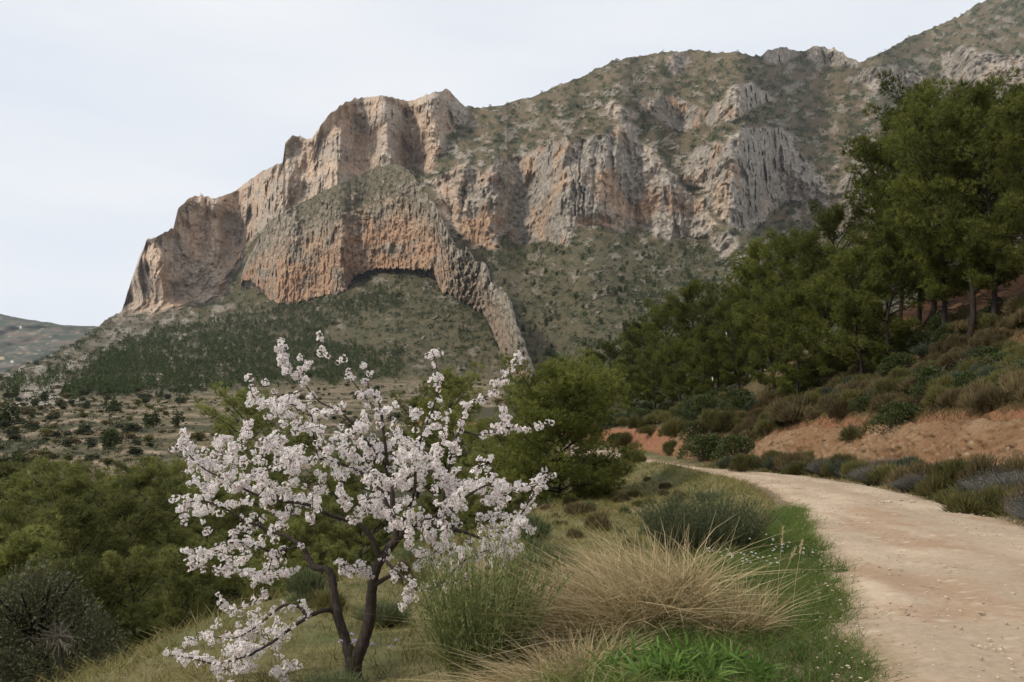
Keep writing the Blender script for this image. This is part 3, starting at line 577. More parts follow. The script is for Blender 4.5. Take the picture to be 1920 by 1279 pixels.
# far houses on the hill
def far_house(px, py, D, w_, h_, d_, wallc, name, label):
    x = (px - HX) / FPX * D; z = (HY - py) / FPX * D; e = empty(name, (x, D, z))
    def bx(nm, x0, x1, y0, y1, z0, z1, mat, parent):
        V = np.array([(a, b, c_) for a in (x0, x1) for b in (y0, y1) for c_ in (z0, z1)]); F = np.array([(0, 1, 3, 2), (4, 6, 7, 5), (0, 4, 5, 1), (2, 3, 7, 6), (0, 2, 6, 4), (1, 5, 7, 3)])
        return obj(nm, mesh_np(nm, V, F, mat, False), parent)
    m1, t1, b1 = new_mat('house_wall'); b1.inputs['Base Color'].default_value = (*wallc, 1)
    m2, t2, b2 = new_mat('house_roof'); b2.inputs['Base Color'].default_value = (.3, .16, .1, 1); m3, t3, b3 = new_mat('house_window'); b3.inputs['Base Color'].default_value = (.05, .05, .06, 1)
    bx('wall', -w_, w_, 0, d_, -4, h_, m1, e)
    V = np.array([(-w_ - .4, -.5, h_ + .02), (w_ + .4, -.5, h_ + .02), (w_ + .4, d_ + .5, h_ + .02), (-w_ - .4, d_ + .5, h_ + .02), (-w_ - .4, d_ / 2, h_ + 1.8), (w_ + .4, d_ / 2, h_ + 1.8)])
    obj('roof', mesh_np('roof', V, [np.array([(0, 1, 5, 4), (2, 3, 4, 5), (0, 3, 2, 1)]), np.array([(0, 4, 3), (1, 2, 5)])], m2, False), e)
    for q in (-.5, .5): bx('window', w_ * q - .6, w_ * q + .6, -.06, .02, h_ * .4, h_ * .4 + 1.4, m3, e)
    tag(e, label, 'house')
far_house(38, 614, 3000, 2.2, 6, 5, (.75, .72, .68), 'far_house', 'tiny white house high on the hazy far hill')
far_house(3, 672, 2700, 6, 5, 8, (.5, .4, .24), 'far_house', 'ochre house at the foot of the far hill by the left edge')
far_house(22, 678, 2700, 3.5, 3.5, 6, (.7, .66, .6), 'far_house', 'low white house beside the ochre house on the far hill')

# ------------------------------------------------------------------ Aleppo pines
def make_pine(seed, h, cb, spread, nl, lean, tuft=24, dead=0, mat=None, low=0):
    rsc = 1.45 if low else 1.0
    g = np.random.default_rng(seed); Bt, Bb, Bc = Bld(), Bld(), Bld()
    t = np.linspace(0, 1, 9); wob = np.cumsum(g.normal(size=(9, 2)) * .012 * h, 0); wob[0] = 0
    tr = np.stack([wob[:, 0] + lean * h * t ** 1.3, wob[:, 1], h * .96 * t - .25], 1)
    rad = (.011 * h + .035) * (1 - .88 * t) * (1 + .35 * np.exp(-t * 14)); tube(Bt, tr, rad, 8)
    C = []; R = []; az = g.uniform(0, 6.3)
    for i in range(nl):
        u = cb + (1 - cb) * (i + g.uniform(0, 1)) / nl; u = min(u, .985); az += 2.4 + g.normal() * .5
        p0 = np.array([np.interp(u, t, tr[:, k_]) for k_ in range(3)])
        v = (u - cb) / (1 - cb); shp = (.55 + .9 * v) * (v < .35) + (.865 + .1 * (v - .35)) * ((v >= .35) & (v < .55)) + (.9 * np.sqrt(max(0, 1 - ((v - .55) / .47) ** 2))) * (v >= .55)
        if v < .35: shp = lerp(shp, .9, low)
        ln = spread * max(shp, .12) * g.uniform(.6, 1.2); el = lerp(.0, .75, v) + g.normal() * .15
        d = np.array([math.cos(az) * math.cos(el), math.sin(az) * math.cos(el), math.sin(el)])
        q = np.linspace(0, 1, 6)[:, None]; ax = p0 + d * ln * q + np.array([0, 0, 1]) * (ln * .22 * q ** 2) + np.cumsum(g.normal(size=(6, 3)) * .03 * ln, 0) * (q > 0)
        tube(Bb, ax, np.linspace(.012 * ln + .018, .008, 6), 5)
        for uu in (.45, .65, .82, 1.0):
            k_ = 5 * uu; c0 = ax[int(k_)] * (1 - k_ % 1) + ax[min(5, int(k_) + 1)] * (k_ % 1)
            C.append(c0); R.append(g.uniform(.25, .42) * (.75 + .25 * ln / spread)); 
            sdv = unit(np.cross(d, [0, 0, 1])) * g.choice([-1, 1]) + d * .4 + np.array([0, 0, .3]) + g.normal(size=3) * .25
            c1 = c0 + unit(sdv) * ln * g.uniform(.18, .38) * (1.1 - .4 * uu); tube(Bb, [c0, (c0 + c1) / 2 + [0, 0, .04], c1], [.014, .01, .006], 4)
            C.append(c1); R.append(g.uniform(.22, .42))
    C.append(tr[-1]); R.append(.4)
    C = np.array(C); R = np.array(R) * rsc * (spread / 2.4) ** .5; n = len(C)
    ct = g.random(n)
    a = rdir(n * tuft, g); a[:, 2] = a[:, 2] * .7 + .18; rr = np.repeat(R, tuft)[:, None]
    P = np.repeat(C, tuft, 0) + a * rr * (.35 + .65 * g.random((n * tuft, 1)) ** .5)
    dr = unit(a + np.array([0, 0, .45])); tt = np.clip(np.repeat(ct, tuft) * .55 + g.random(n * tuft) * .45, 0, 1)
    k_ = 9; nd = unit(np.repeat(dr, k_, 0) + rdir(n * tuft * k_, g) * .75)
    needles(Bc, np.repeat(P, k_, 0), nd, g.uniform(.17, .28, len(nd)), .026, np.clip(np.repeat(tt, k_) + g.normal(size=len(nd)) * .08, 0, 1), g)
    for i in range(dead):
        u = g.uniform(.15, cb); p0 = np.array([np.interp(u, t, tr[:, k2]) for k2 in range(3)]); aa = g.uniform(0, 6.3); ln = g.uniform(.4, 1.3)
        tube(Bb, [p0, p0 + [math.cos(aa) * ln * .5, math.sin(aa) * ln * .5, .05], p0 + [math.cos(aa) * ln, math.sin(aa) * ln, -.1]], [.025, .016, .006], 4)
    return (Bt.mesh('trunk', M_PINEBARK, True), Bb.mesh('branches', M_PINEBARK, True), Bc.mesh('crown', mat or M_PINE), h)
PINES = [make_pine(1, 10, .22, 3.3, 34, -.06, 27, 8), make_pine(2, 10, .25, 3.1, 32, -.09, 27, 9), make_pine(3, 9, .16, 3.1, 32, -.03, 27, 6),
         make_pine(4, 7, .08, 2.7, 26, .02, 24, 0, M_PINE2), make_pine(5, 6, .05, 2.3, 24, -.02, 24, 0, M_PINE2), make_pine(6, 8, .12, 2.4, 28, .03, 24, 0, M_PINE2), make_pine(7, 6, .01, 3.5, 52, 0, 34, 0, M_PINE3, 1), make_pine(8, 7, .06, 2.9, 26, .02, 24), make_pine(9, 8, .1, 2.6, 28, -.02, 24)]
SILK = new_mat('silk_nest'); SILK[2].inputs['Base Color'].default_value = (.8, .8, .78, 1); SILK = SILK[0]
def place_pine(px, D, ytop, var, label, group=None, widen=1.0, nm='pine_tree', sink=.1):
    x = (px - HX) / FPX * D; zg = float(ground_z(np.array([x]), np.array([D]))[0]) - sink; zt = (HY - ytop) / FPX * D
    tm, bm_, cm, h = PINES[var]; s = max((zt - zg) / (h * 1.06), .25); e = empty(nm, (x, D, zg)); e.scale = (s * widen, s * widen, s); e.rotation_euler.z = rng.uniform(-.5, .5) if var < 3 else rng.uniform(0, 6.3)
    obj('trunk', tm, e); obj('branches', bm_, e); obj('crown', cm, e); tag(e, label, 'tree', group); return e
ORD = 'first second third fourth fifth sixth seventh eighth ninth tenth eleventh twelfth thirteenth fourteenth fifteenth sixteenth seventeenth'.split()
def rank(lst, i, sgn=-1, b0=68, b1=1e9):
    row = lambda D: (D > b0) + (D > b1)
    if len(lst) == 12: row = lambda D: 0
    same = sorted([j for j in range(len(lst)) if row(lst[j][1]) == row(lst[i][1])], key=lambda j: sgn * lst[j][0]); return ORD[same.index(i)]
RP = [(1862, 42, 190, 0, 'tall pine with dark leaning trunk, rightmost of the three trunks above the red earth'), (1815, 43.5, 178, 1, 'tall pine with dark leaning trunk, middle of the three above the red earth'), (1768, 45.5, 195, 0, 'tall pine with dark leaning trunk, leftmost of the three above the red earth'),
      (1925, 39, 165, 1, 'tall dark pine cut off by the right edge of the picture'), (1735, 52, 172, 2, 'broad pine whose feathery top stands highest against the mountain'), (1722, 55, 245, 0, 'pine just left of the highest feathery pine top'), (1690, 58, 258, 1, 'pine with jagged left shoulder against the grey cliffs'),
      (1575, 62, 392, 2, 'bright green pine with white silk nest above the road bank'), (1522, 66, 428, 5, 'rounded bright pine below the grey dome cliff'), (1468, 70, 450, 2, 'bright green pine crown left of the rounded pine'), (1428, 76, 452, 1, 'slender pine top left of the bright pines')]
for a, b, c_, v, l in RP: place_pine(a, b, c_, {5: 8}.get(v, v), l, 'pines on the slope above the road', .88)
RF = [(1395, 80, 548, 2), (1345, 88, 562, 0), (1302, 96, 530, 1), (1258, 104, 572, 2), (1215, 112, 602, 0), (1178, 120, 622, 5), (1148, 128, 640, 1), (1110, 135, 660, 5), (1080, 140, 690, 2)]
for q, (a, b, c_, v) in enumerate(RF): place_pine(a, b, c_, {5: 8}.get(v, v), ORD[len(RF) - 1 - q] + ' pine from the left in the row descending to the road bend', 'pines descending to the road bend', 1.1)
RB = [(1890, 58, 200, 1), (1840, 60, 215, 0), (1790, 62, 225, 2), (1960, 52, 150, 0), (1720, 64, 320, 2), (1662, 70, 400, 0), (1605, 74, 470, 5), (1545, 80, 470, 2), (1495, 86, 500, 0), (1440, 94, 500, 2), (1380, 70, 600, 2), (1318, 76, 615, 5), (1272, 82, 640, 2), (1228, 90, 655, 0), (1185, 98, 685, 5), (1135, 108, 700, 2), (1445, 60, 560, 2), (1500, 56, 540, 5), (1555, 54, 520, 0), (1610, 50, 470, 2), (1660, 48, 430, 5), (1360, 110, 590, 1), (1410, 104, 530, 0), (2010, 44, 130, 1)]
for q, (a, b, c_, v) in enumerate(RB): place_pine(a, b, c_, {5: 8}.get(v, v), 'shaded pine in the stand above the road, ' + rank(RB, q) + ' from the right in its ' + ('deep' if b > 68 else 'middle') + ' row', 'pines in the shade of the stand', 1.0)
RG = [(1105, 148, 712), (1150, 150, 700), (1195, 140, 690), (1240, 138, 672), (1290, 132, 660), (1340, 128, 650), (1390, 124, 640), (1440, 120, 620), (1215, 118, 700), (1265, 114, 695), (1315, 110, 690), (1370, 106, 672)]
for q, (a, b, c_) in enumerate(RG): place_pine(a, b, c_, 7 + q % 2, 'low bushy pine deep in the stand beyond the road bend, ' + rank(RG, q, 1) + ' from the left', 'low pines deep beyond the bend', 1.5)
nest = [(1622, 476, 54.5, .55), (1352, 628, 85, .8), (1325, 712, 74, .4)]
for a, b, D, s in nest:
    x = (a - HX) / FPX * D; z = (HY - b) / FPX * D; g = np.random.default_rng(int(a)); B = Bld()
    tube(B, [(0, 0, -.5 * s), (.05 * s, .03, -.3 * s), (0, 0, 0), (-.06 * s, .02, .25 * s), (-.1 * s, 0, .5 * s)], np.array([.01, .08, .13, .1, .015]) * s, 8)
    o = obj('silk_nest', B.mesh('silk_nest', SILK, True), None, (x, D - 2.2, z)); tag(o, {1622: 'white silk nest hanging in the bright green pine', 1352: 'thin white silk streak in the pine by the road bend', 1325: 'faint pale silk streak low in the shaded pines'}[a], 'silk nest')
place_pine(1048, 39, 704, 6, 'broad bushy bright pine left of the road bend', None, 1.05)
place_pine(985, 47, 735, 5, 'darker pine pressed behind the broad bushy pine', None, 1.2)
LP = [(460, 84, 742), (845, 62, 712), (780, 70, 735), (905, 52, 790), (700, 56, 835), (625, 52, 868), (560, 60, 815), (955, 46, 812), (520, 48, 905), (440, 58, 880), (905, 44, 850), (830, 48, 815)]
for i, (a, b, c_) in enumerate(LP): place_pine(a, b, c_, 3 + i % 3, 'dark pine half hidden behind the blossoming almond, ' + rank(LP, i, 1) + ' of them from the left', 'pines behind the almond', 1.15)
LF = [(30, 50, 898), (110, 46, 882), (190, 52, 905), (255, 58, 888), (302, 64, 872), (375, 52, 905), (60, 36, 965), (150, 34, 955), (232, 38, 935), (312, 42, 935), (420, 42, 940), (480, 40, 965), (540, 37, 985), (600, 39, 985), (680, 40, 965), (755, 39, 955), (820, 40, 940), (885, 42, 925), (90, 66, 872), (180, 72, 884), (0, 58, 882), (-60, 42, 905), (-50, 62, 890), (270, 27, 1035), (190, 25, 1055), (350, 30, 1050), (410, 33, 1020), (480, 31, 1060), (560, 31, 1045), (20, 27, 1020), (640, 33, 1030), (330, 75, 872), (240, 80, 872), (150, 85, 866)]
for i, (a, b, c_) in enumerate(LF): place_pine(a, b, c_, 3 + (i * 2 + i // 3) % 3, 'bushy pine in the ravine, ' + rank(LF, i, 1, 35.5, 50) + ' from the left in the ' + ('front' if b < 35.5 else 'middle' if b <= 50 else 'back') + ' row', 'pines filling the ravine', 1.08)
place_pine(345, 18.5, 1085, 4, 'young light green pine sapling at the ravine edge behind the low almond branch', None, .8)

# ------------------------------------------------------------------ shrubs
def dome_points(g, n, lobes, r, h):
    lc = rdir(lobes, g); lc[:, 2] = np.abs(lc[:, 2]); lc = lc * np.array([r * .62, r * .62, h * .55]); lr = g.uniform(.32, .5, lobes)
    i = g.integers(0, lobes, n); a = rdir(n, g); a[:, 2] = np.where(a[:, 2] < -.3, -a[:, 2], a[:, 2])
    P = lc[i] + a * lr[i][:, None] * np.array([r, r, h * .9]) * (.45 + .55 * g.random((n, 1)) ** .4); P[:, 2] = np.abs(P[:, 2]) * .98 + .02
    return P, a, g.random(lobes)[i]
def make_shrub(seed, kind, mat, r=.6, h=.8, n=2600):
    g = np.random.default_rng(seed); B = Bld(); S_ = Bld()
    for i in range(14):
        a = g.uniform(0, 6.3); q = g.uniform(.2, .75); tip = np.array([math.cos(a) * r * q, math.sin(a) * r * q, h * g.uniform(.5, .9)]); tube(S_, [(0, 0, -.1), tip * [.35, .35, .5], tip], [.018, .012, .004], 4)
    if kind == 'round':
        P, a, lt = dome_points(g, n, 12, r, h); cards(B, P, a + g.normal(size=(n, 3)) * .5 + [0, 0, .3], g.uniform(.05, .085, n), .034, lt * .5 + g.random(n) * .5, g)
    elif kind == 'fine':
        P, a, lt = dome_points(g, n, 10, r, h); blades(B, P * .9, a * .7 + np.array([0, 0, .8]) + g.normal(size=(n, 3)) * .28, g.uniform(.1, .24, n), .018, np.zeros((n, 3)), lt * .45 + g.random(n) * .55, g, 1, .2)
    else:
        a = g.uniform(0, 6.3, n); q = np.sqrt(g.random(n)); base = np.stack([np.cos(a) * q * r * .3, np.sin(a) * q * r * .3, np.zeros(n)], 1)
        d = np.stack([np.cos(a) * q * r, np.sin(a) * q * r, np.full(n, h) * (1 - .35 * q ** 2)], 1); L_ = np.linalg.norm(d, axis=1) * g.uniform(.65, 1.08, n)
        blades(B, base, d, L_, .011, np.stack([g.normal(size=n) * .08, g.normal(size=n) * .08, -.1 * q], 1), g.random(n), g, 2, .35)
        m = n; t = g.uniform(.45, 1, m)[:, None]; i = g.integers(0, n, m); cards(B, base[i] + unit(d[i]) * L_[i][:, None] * t, unit(d[i]) + g.normal(size=(m, 3)) * .7, .05, .014, g.random(m), g)
    return B.mesh('foliage', mat), S_.mesh('stems', M_TWIG, True)
KINDS = {'mastic': [make_shrub(401, 'round', M_MASTIC, .75, .85, 3600), make_shrub(402, 'round', M_MASTIC, .7, 1.0, 3600)], 'heath': [make_shrub(403, 'fine', M_HEATH, .6, .8, 3200), make_shrub(404, 'fine', M_HEATH, .7, .7, 3200)],
         'scrub': [make_shrub(405, 'fine', M_OLIVEG, .65, .7, 3200), make_shrub(406, 'fine', M_OLIVEG, .6, .9, 3000)], 'grey': [make_shrub(407, 'spiky', M_LAV, .5, .6, 1400), make_shrub(408, 'spiky', M_LAV, .55, .5, 1400)],
         'rose': [make_shrub(409, 'fine', M_ROSE, .55, .65, 2800), make_shrub(410, 'spiky', M_ROSE, .5, .7, 1500)], 'light': [make_shrub(411, 'fine', M_LIGHT, .45, .5, 2200), make_shrub(412, 'spiky', M_LIGHT, .45, .6, 1300)]}
def place_shrub(x, y, kind, s, label, group=None, nm='shrub', sz=None, i=None):
    f, st = KINDS[kind][rng.integers(0, 2) if i is None else i]; z = float(ground_z(np.array([x]), np.array([y]))[0])
    e = empty(nm, (x, y, z - .04)); e.scale = (s * rng.uniform(.9, 1.2), s * rng.uniform(.9, 1.2), sz or s * rng.uniform(.85, 1.15)); e.rotation_euler = (rng.normal() * .08, rng.normal() * .08, rng.uniform(0, 6.3))
    obj('foliage', f, e); obj('stems', st, e); tag(e, label, 'shrub', group); return e
def road_xy(y, d):
    """a point d metres right of the road's middle, where the road passes y"""
    i = np.searchsorted(RC[:, 1], y); tg_ = unit((RC[i] - RC[i - 1])[None])[0]; c0 = np.array([np.interp(y, RC[:, 1], RC[:, 0]), y])
    return c0 + np.array([tg_[1], -tg_[0]]) * d
def scatter(n, y0, y1, d0, d1, mind, ydens=1.0):
    out = []
    for _ in range(n * 30):
        y = y0 + (y1 - y0) * rng.random() ** ydens; p = road_xy(y, rng.uniform(d0, d1))
        px = HX + FPX * p[0] / max(p[1], .1)
        if not (-80 < px < 2000): continue
        if any((p[0] - q[0]) ** 2 + (p[1] - q[1]) ** 2 < mind ** 2 for q in out): continue
        out.append(p)
        if len(out) >= n: break
    return out
NMS = {'mastic': 'mastic_bush', 'heath': 'heath_bush', 'scrub': 'scrub_bush', 'rose': 'wiry_bush', 'grey': 'grey_shrub', 'light': 'cushion_shrub'}
def rz(p):
    px = HX + FPX * p[0] / p[1]; d_ = float(road_frame(np.array([p[0]]), np.array([p[1]]))[0][0])
    return (', beside the road' if d_ < 3.4 else ', against the earth') + (', at the right edge' if px > 1780 else ', midway along' if px > 1560 else ', towards the bend')
def zone(p):
    d_, ry_ = road_frame(np.array([p[0]]), np.array([p[1]])); px = HX + FPX * p[0] / p[1]
    a = 'on the brink of the red bank' if d_[0] < 7 else 'halfway up the slope' if d_[0] < 10 else 'close under the pine trunks'
    return a + (', near the right edge' if px > 1760 else ', right of the middle' if px > 1600 else ', towards the road bend')
LBL = {'mastic': 'dark green rounded bush ', 'heath': 'brownish heath bush ', 'scrub': 'olive green scrubby bush ', 'rose': 'blue-green wiry bush '}
for p in scatter(205, 17, 60, 6.1, 14, .8):
    kd = rng.choice(['heath', 'heath', 'heath', 'scrub', 'scrub', 'scrub', 'mastic', 'rose']); place_shrub(p[0], p[1], kd, rng.uniform(.95, 1.6), LBL[kd] + zone(p), NMS[kd].replace('_', ' ') + 'es ' + zone(p), NMS[kd])
for p in scatter(40, 52, 95, 3.5, 13, 1.4):
    place_shrub(p[0], p[1], rng.choice(['mastic', 'scrub']), rng.uniform(1.4, 2.2), *([('shaded bush under the pines beyond the bend, ' + ('just above the bank' if road_frame(p[:1], p[1:2])[0][0] < 7.5 else 'higher on the slope') + (', in front' if p[1] < 70 else ', farther back'))] * 2), 'shaded_bush')
for a, D, s, kd, l in [(1320, 57, 2.6, 'mastic', 'large dark bush hanging over the gap in the red bank'), (1385, 52, 2.4, 'mastic', 'dark bush at the left end of the long red bank'), (1490, 50, 2.5, 'heath', 'tall greyish purple heath mound on top of the red bank'), (1270, 66, 2.6, 'scrub', 'leafy bush over the far short red bank'), (1690, 37, 2.0, 'mastic', 'wide dark mound on the bank top right of the middle'), (1620, 41, 1.9, 'scrub', 'green mound drooping over the red bank')]:
    x = (a - HX) / FPX * D; place_shrub(x, D, kd, s, l)
for p in scatter(95, 9.5, 52, 2.5, 4.3, .45, 1.3):
    kd = rng.choice(['grey', 'grey', 'rose', 'scrub', 'heath']); place_shrub(p[0], p[1], kd, rng.uniform(.95, 1.5), {'grey': 'grey twiggy', 'rose': 'blue-green', 'scrub': 'olive', 'heath': 'brown'}[kd] + ' shrub below the red bank' + rz(p), kd + ' shrubs along the road' + rz(p), 'roadside_shrub')
for a, b, D, s, l in [(1840, 905, 18.8, 1.2, 'fresh green shrub with yellow flowers beside the road'), (1395, 868, 46, 1.6, 'fresh green shrub where the red bank ends')]:
    x = (a - HX) / FPX * D; place_shrub(x, D, 'scrub', s, l)
for a, D, s, kd, l in [(1150, 48, 1.9, 'scrub', 'leafy green bush at the road edge left of the bend'), (1190, 50, 1.3, 'scrub', 'smaller green bush touching the road bend'), (1110, 40, 1.6, 'scrub', 'green bush on the slope under the broad pine'),
                       (720, 11.5, .8, 'light', 'light green cushion shrub just right of the almond trunk'), (578, 13.5, 1.0, 'light', 'pale grey-green shrub behind the left almond stem'), (1000, 22, 1.3, 'light', 'pale green shrub below the right end of the blossoms'), (1030, 17, 1.0, 'light', 'pale flowering clump on the grassy slope'), (620, 7.6, .7, 'light', 'green spiky tuft at the foot of the almond'), (1060, 12, .8, 'rose', 'dark small shrub left of the straw grass'), (1085, 30, 1.0, 'heath', 'brownish shrub on the upper grassy slope'), (1120, 24, .8, 'heath', 'low brown shrub in the middle of the grassy slope')]:
    x = (a - HX) / FPX * D; place_shrub(x, D, kd, s, l)
for p in scatter(36, 9, 45, -11.5, -5, 1.5): 
    if abs(p[0] + 1.7) < 1 and p[1] < 10: continue
    kd = rng.choice(['light', 'scrub', 'heath']); place_shrub(p[0], p[1], kd, rng.uniform(.35, .75), {'light': 'small pale green', 'scrub': 'small olive', 'heath': 'small brownish'}[kd] + ' low shrub in the grass below the road' + (', near the almond' if p[1] < 16 else ', farther up the slope'), kd + ' shrubs on the grassy slope', 'slope_shrub')
# ------------------------------------------------------------------ grasses
M_GREEN = leaf_mat('verge_grass', (0.06, 0.105, 0.02), (0.155, 0.205, 0.048), .4, .5, 0)
M_DRYG = leaf_mat('slope_grass', (0.12, 0.115, 0.034), (0.27, 0.235, 0.085), .35, .7, 0, (0.36, 0.29, 0.16), .82)
M_STRAW = leaf_mat('straw', (0.30, 0.23, 0.12), (0.64, 0.52, 0.31), .3, .6, 0)
M_STRAWG = leaf_mat('green_straw', (0.09, 0.1, 0.03), (0.2, 0.19, 0.07), .35, .6, 0)
rng = np.random.default_rng(23)
RCs = smooth_line(RC, 3)
def grass_field(name, n, y0, y1, d0, d1, mat, lmin, lmax, wid, label, keep=None, yp=1.8, lod=.035, droop=.35, seed=1):
    g = np.random.default_rng(seed); y = y0 + (y1 - y0) * g.random(n) ** yp; d = d0 + (d1 - d0) * g.random(n)
    i = np.clip(np.searchsorted(RC[:, 1], y), 1, len(RC) - 1); tg_ = unit(RC[i] - RC[i - 1]); x0 = np.interp(y, RC[:, 1], RC[:, 0])
    x = x0 + tg_[:, 1] * d; yy = y - tg_[:, 0] * d
    if keep is not None:
        k = keep(x, yy, d, g); x, yy, d = x[k], yy[k], d[k]
    z = ground_z(x, yy); m = len(x); sc_ = 1 + lod * np.maximum(yy, 0)
    L_ = g.uniform(lmin, lmax, m) * (1 + .5 * fbm(x / .8, yy / .8, 0, 2, 201)); dr = np.stack([g.normal(size=m) * .4, g.normal(size=m) * .4, np.ones(m)], 1)
    bend = np.stack([g.normal(size=m) * droop, g.normal(size=m) * droop, -np.abs(g.normal(size=m)) * droop * .7], 1)
    tint = np.clip(.5 + .9 * fbm(x / 1.3, yy / 1.3, 3, 3, 203) + g.normal(size=m) * .2, 0, 1); B = Bld()
    blades(B, np.stack([x, yy, z - .02], 1), dr, L_ * np.minimum(sc_, 1.8), wid * sc_, bend, tint, g, 2, .12)
    return tag(obj(name, B.mesh(name, mat)), label, kind='stuff')
def k_verge(x, y, d, g):
    e = -1.9 - .35 * fbm(x / .9, y / .9, 0, 4, 121) + .35 * fbm(x / .35, y / .35, 2, 2, 207); w_ = np.interp(y, [3, 5, 8, 13, 18, 22], [2.2, 2.0, 1.8, 1.2, .4, -.5])
    return (d < e) & (d > -2.1 - w_ + fbm(x / .7, y / .7, 5, 3, 209) * .6) & (g.random(len(x)) < np.interp(d, [-2.0, -1.75, -1.4], [1, .5, .1]))
grass_field('verge_grass', 85000, 2.2, 23, -4.4, -1.5, M_GREEN, .07, .2, .006, 'short bright green grass along the left road edge', k_verge, 2.2, .05, .5, 5)
def k_slope(x, y, d, g): return (g.random(len(x)) < .25 + .75 * sstep(-.25, .2, fbm(x / 1.1, y / 1.1, 1, 3, 211))) & ~((d > -3.4) & (y < 14))
grass_field('slope_grass', 78000, 2.6, 52, -12.5, -2.5, M_DRYG, .07, .21, .008, 'dry yellow-green grass on the slope below the road', k_slope, 1.7, .07, .55, 7)
grass_field('bank_grass', 46000, 12, 62, 5.4, 15, leaf_mat('bank_grass', (0.085, 0.07, 0.025), (0.17, 0.135, 0.055), .3, .8, 0), .2, .5, .012, 'dry grass between the bushes above the red bank', None, 1.2, .02, .5, 9)
grass_field('roadside_grass', 14000, 8, 54, 2.0, 4.3, M_DRYG, .08, .24, .01, 'dry grass along the right road edge', lambda x, y, d, g: d > 2.25 + .5 * fbm(x / .7, y / .7, 4, 3, 213), 1.4, .04, .5, 11)
g = np.random.default_rng(31)   # tufts on the road's shoulder
def tussock(name, x, y, r, L0, L1, n, mat, label, cat='grass', lean=(0, 0), spread=.8, wid=.006, droop=.3, group=None, parts=None, elong=(1, 1), segs=3):
    z = float(ground_z(np.array([x]), np.array([y]))[0]); e = empty(name, (x, y, z))
    for nm, frac, mt, ll in (parts or [('blades', 1.0, mat, 1.0)]):
        m = int(n * frac); B = Bld(); a = g.uniform(0, 6.3, m); q = np.sqrt(g.random(m)) * r; bx = np.cos(a) * q * elong[0]; by = np.sin(a) * q * elong[1]
        bz = ground_z(bx + x, by + y) - z - .02
        dr = np.stack([np.cos(a) * q / r * spread + lean[0] + g.normal(size=m) * .34, np.sin(a) * q / r * spread + lean[1] + g.normal(size=m) * .34, np.ones(m)], 1)
        if ll < 0: ll = -ll; dr[:, :2] = dr[:, :2] * .7 + g.normal(size=(m, 2)) * .9; bz = bz + g.uniform(.05, .42, m)
        bend = np.stack([dr[:, 0] * droop + g.normal(size=m) * .25, dr[:, 1] * droop + g.normal(size=m) * .25, -np.abs(g.normal(size=m)) * droop], 1)
        blades(B, np.stack([bx, by, bz], 1), dr, g.uniform(L0, L1, m) * ll, wid, bend, g.random(m), g, segs, .15); obj(nm, B.mesh(nm, mt), e)
    return tag(e, label, cat, group)
for i, (a, D) in enumerate([(1640, 8.4), (1655, 7.2), (1700, 6.4), (1665, 6.1), (1720, 6.9), (1690, 5.7), (1755, 5.5), (1800, 5.6)]):
    x = (a - HX) / FPX * D; tussock('grass_tuft', x, D, .07, .03, .08, 70, M_GREEN, 'tiny green tuft growing out of the bare road edge', group='tiny tufts on the road edge', spread=1.2, elong=(1.8, .7), segs=2)
# ------------------------------------------------------------------ foreground plants
x_, y_ = (1170 - HX) / FPX * 6.9, 6.9
tussock('straw_grass', x_, y_, .58, .5, 1.05, 4600, M_STRAW, 'large windswept clump of dry straw grass beside the road', lean=(-.62, -.1), spread=.6, droop=.3, wid=.0085, elong=(1.2, .8), parts=[('dry_blades', .75, M_STRAW, 1.0), ('green_blades', .25, M_STRAWG, .8), ('broken_blades', .2, M_STRAW, -.75)])
x2, y2 = (1360 - HX) / FPX * 6.6, 6.6
tussock('straw_grass', x2, y2, .3, .3, .62, 2000, M_STRAW, 'smaller straw clump leaning onto the green verge', lean=(-.4, -.1), spread=.6, droop=.35, wid=.007, parts=[('dry_blades', .75, M_STRAW, 1.0), ('green_blades', .25, M_STRAWG, .9)])
x3, y3 = (1050 - HX) / FPX * 5.6, 5.6
tussock('straw_grass', x3, y3, .4, .22, .48, 1500, M_STRAW, 'flattened mat of dry straw between the broom bush and the green weeds', lean=(-.5, -.35), spread=1.1, droop=.45, wid=.0055, elong=(1.1, .7))
for a, D, h_, l in [(1455, 6.8, .85, 'tall dry stalk standing over the green verge'), (1440, 6.6, .7, 'thin dry stalk beside the tall stalk on the verge'), (1485, 7.0, .7, 'slanting dry stalk at the right of the verge stalks')]:
    x = (a - HX) / FPX * D; z = float(ground_z(np.array([x]), np.array([D]))[0]); e = empty('dry_stalk', (x, D, z)); B = Bld(); k = g.normal(size=2) * .08
    pts = np.array([(0, 0, 0), (k[0] * .5, k[1] * .5, h_ * .5), (k[0] * 1.4, k[1] * 1.4, h_)]); pts = smooth_line(pts, 4); tube(B, pts, np.linspace(.003, .0015, len(pts)), 4); obj('stem', B.mesh('stem', M_STRAW), e)
    B = Bld(); m = 60; t = g.uniform(.82, 1, m)[:, None]; cards(B, np.array([[np.interp(q, np.linspace(0, 1, len(pts)), pts[:, c_]) for c_ in range(3)] for q in t[:, 0]]), np.array([0, 0, 1]) + g.normal(size=(m, 3)) * .35, .03, .006, g.random(m) * .5 + .5, g); obj('seed_head', B.mesh('seed_head', M_STRAW), e); tag(e, l, 'grass')
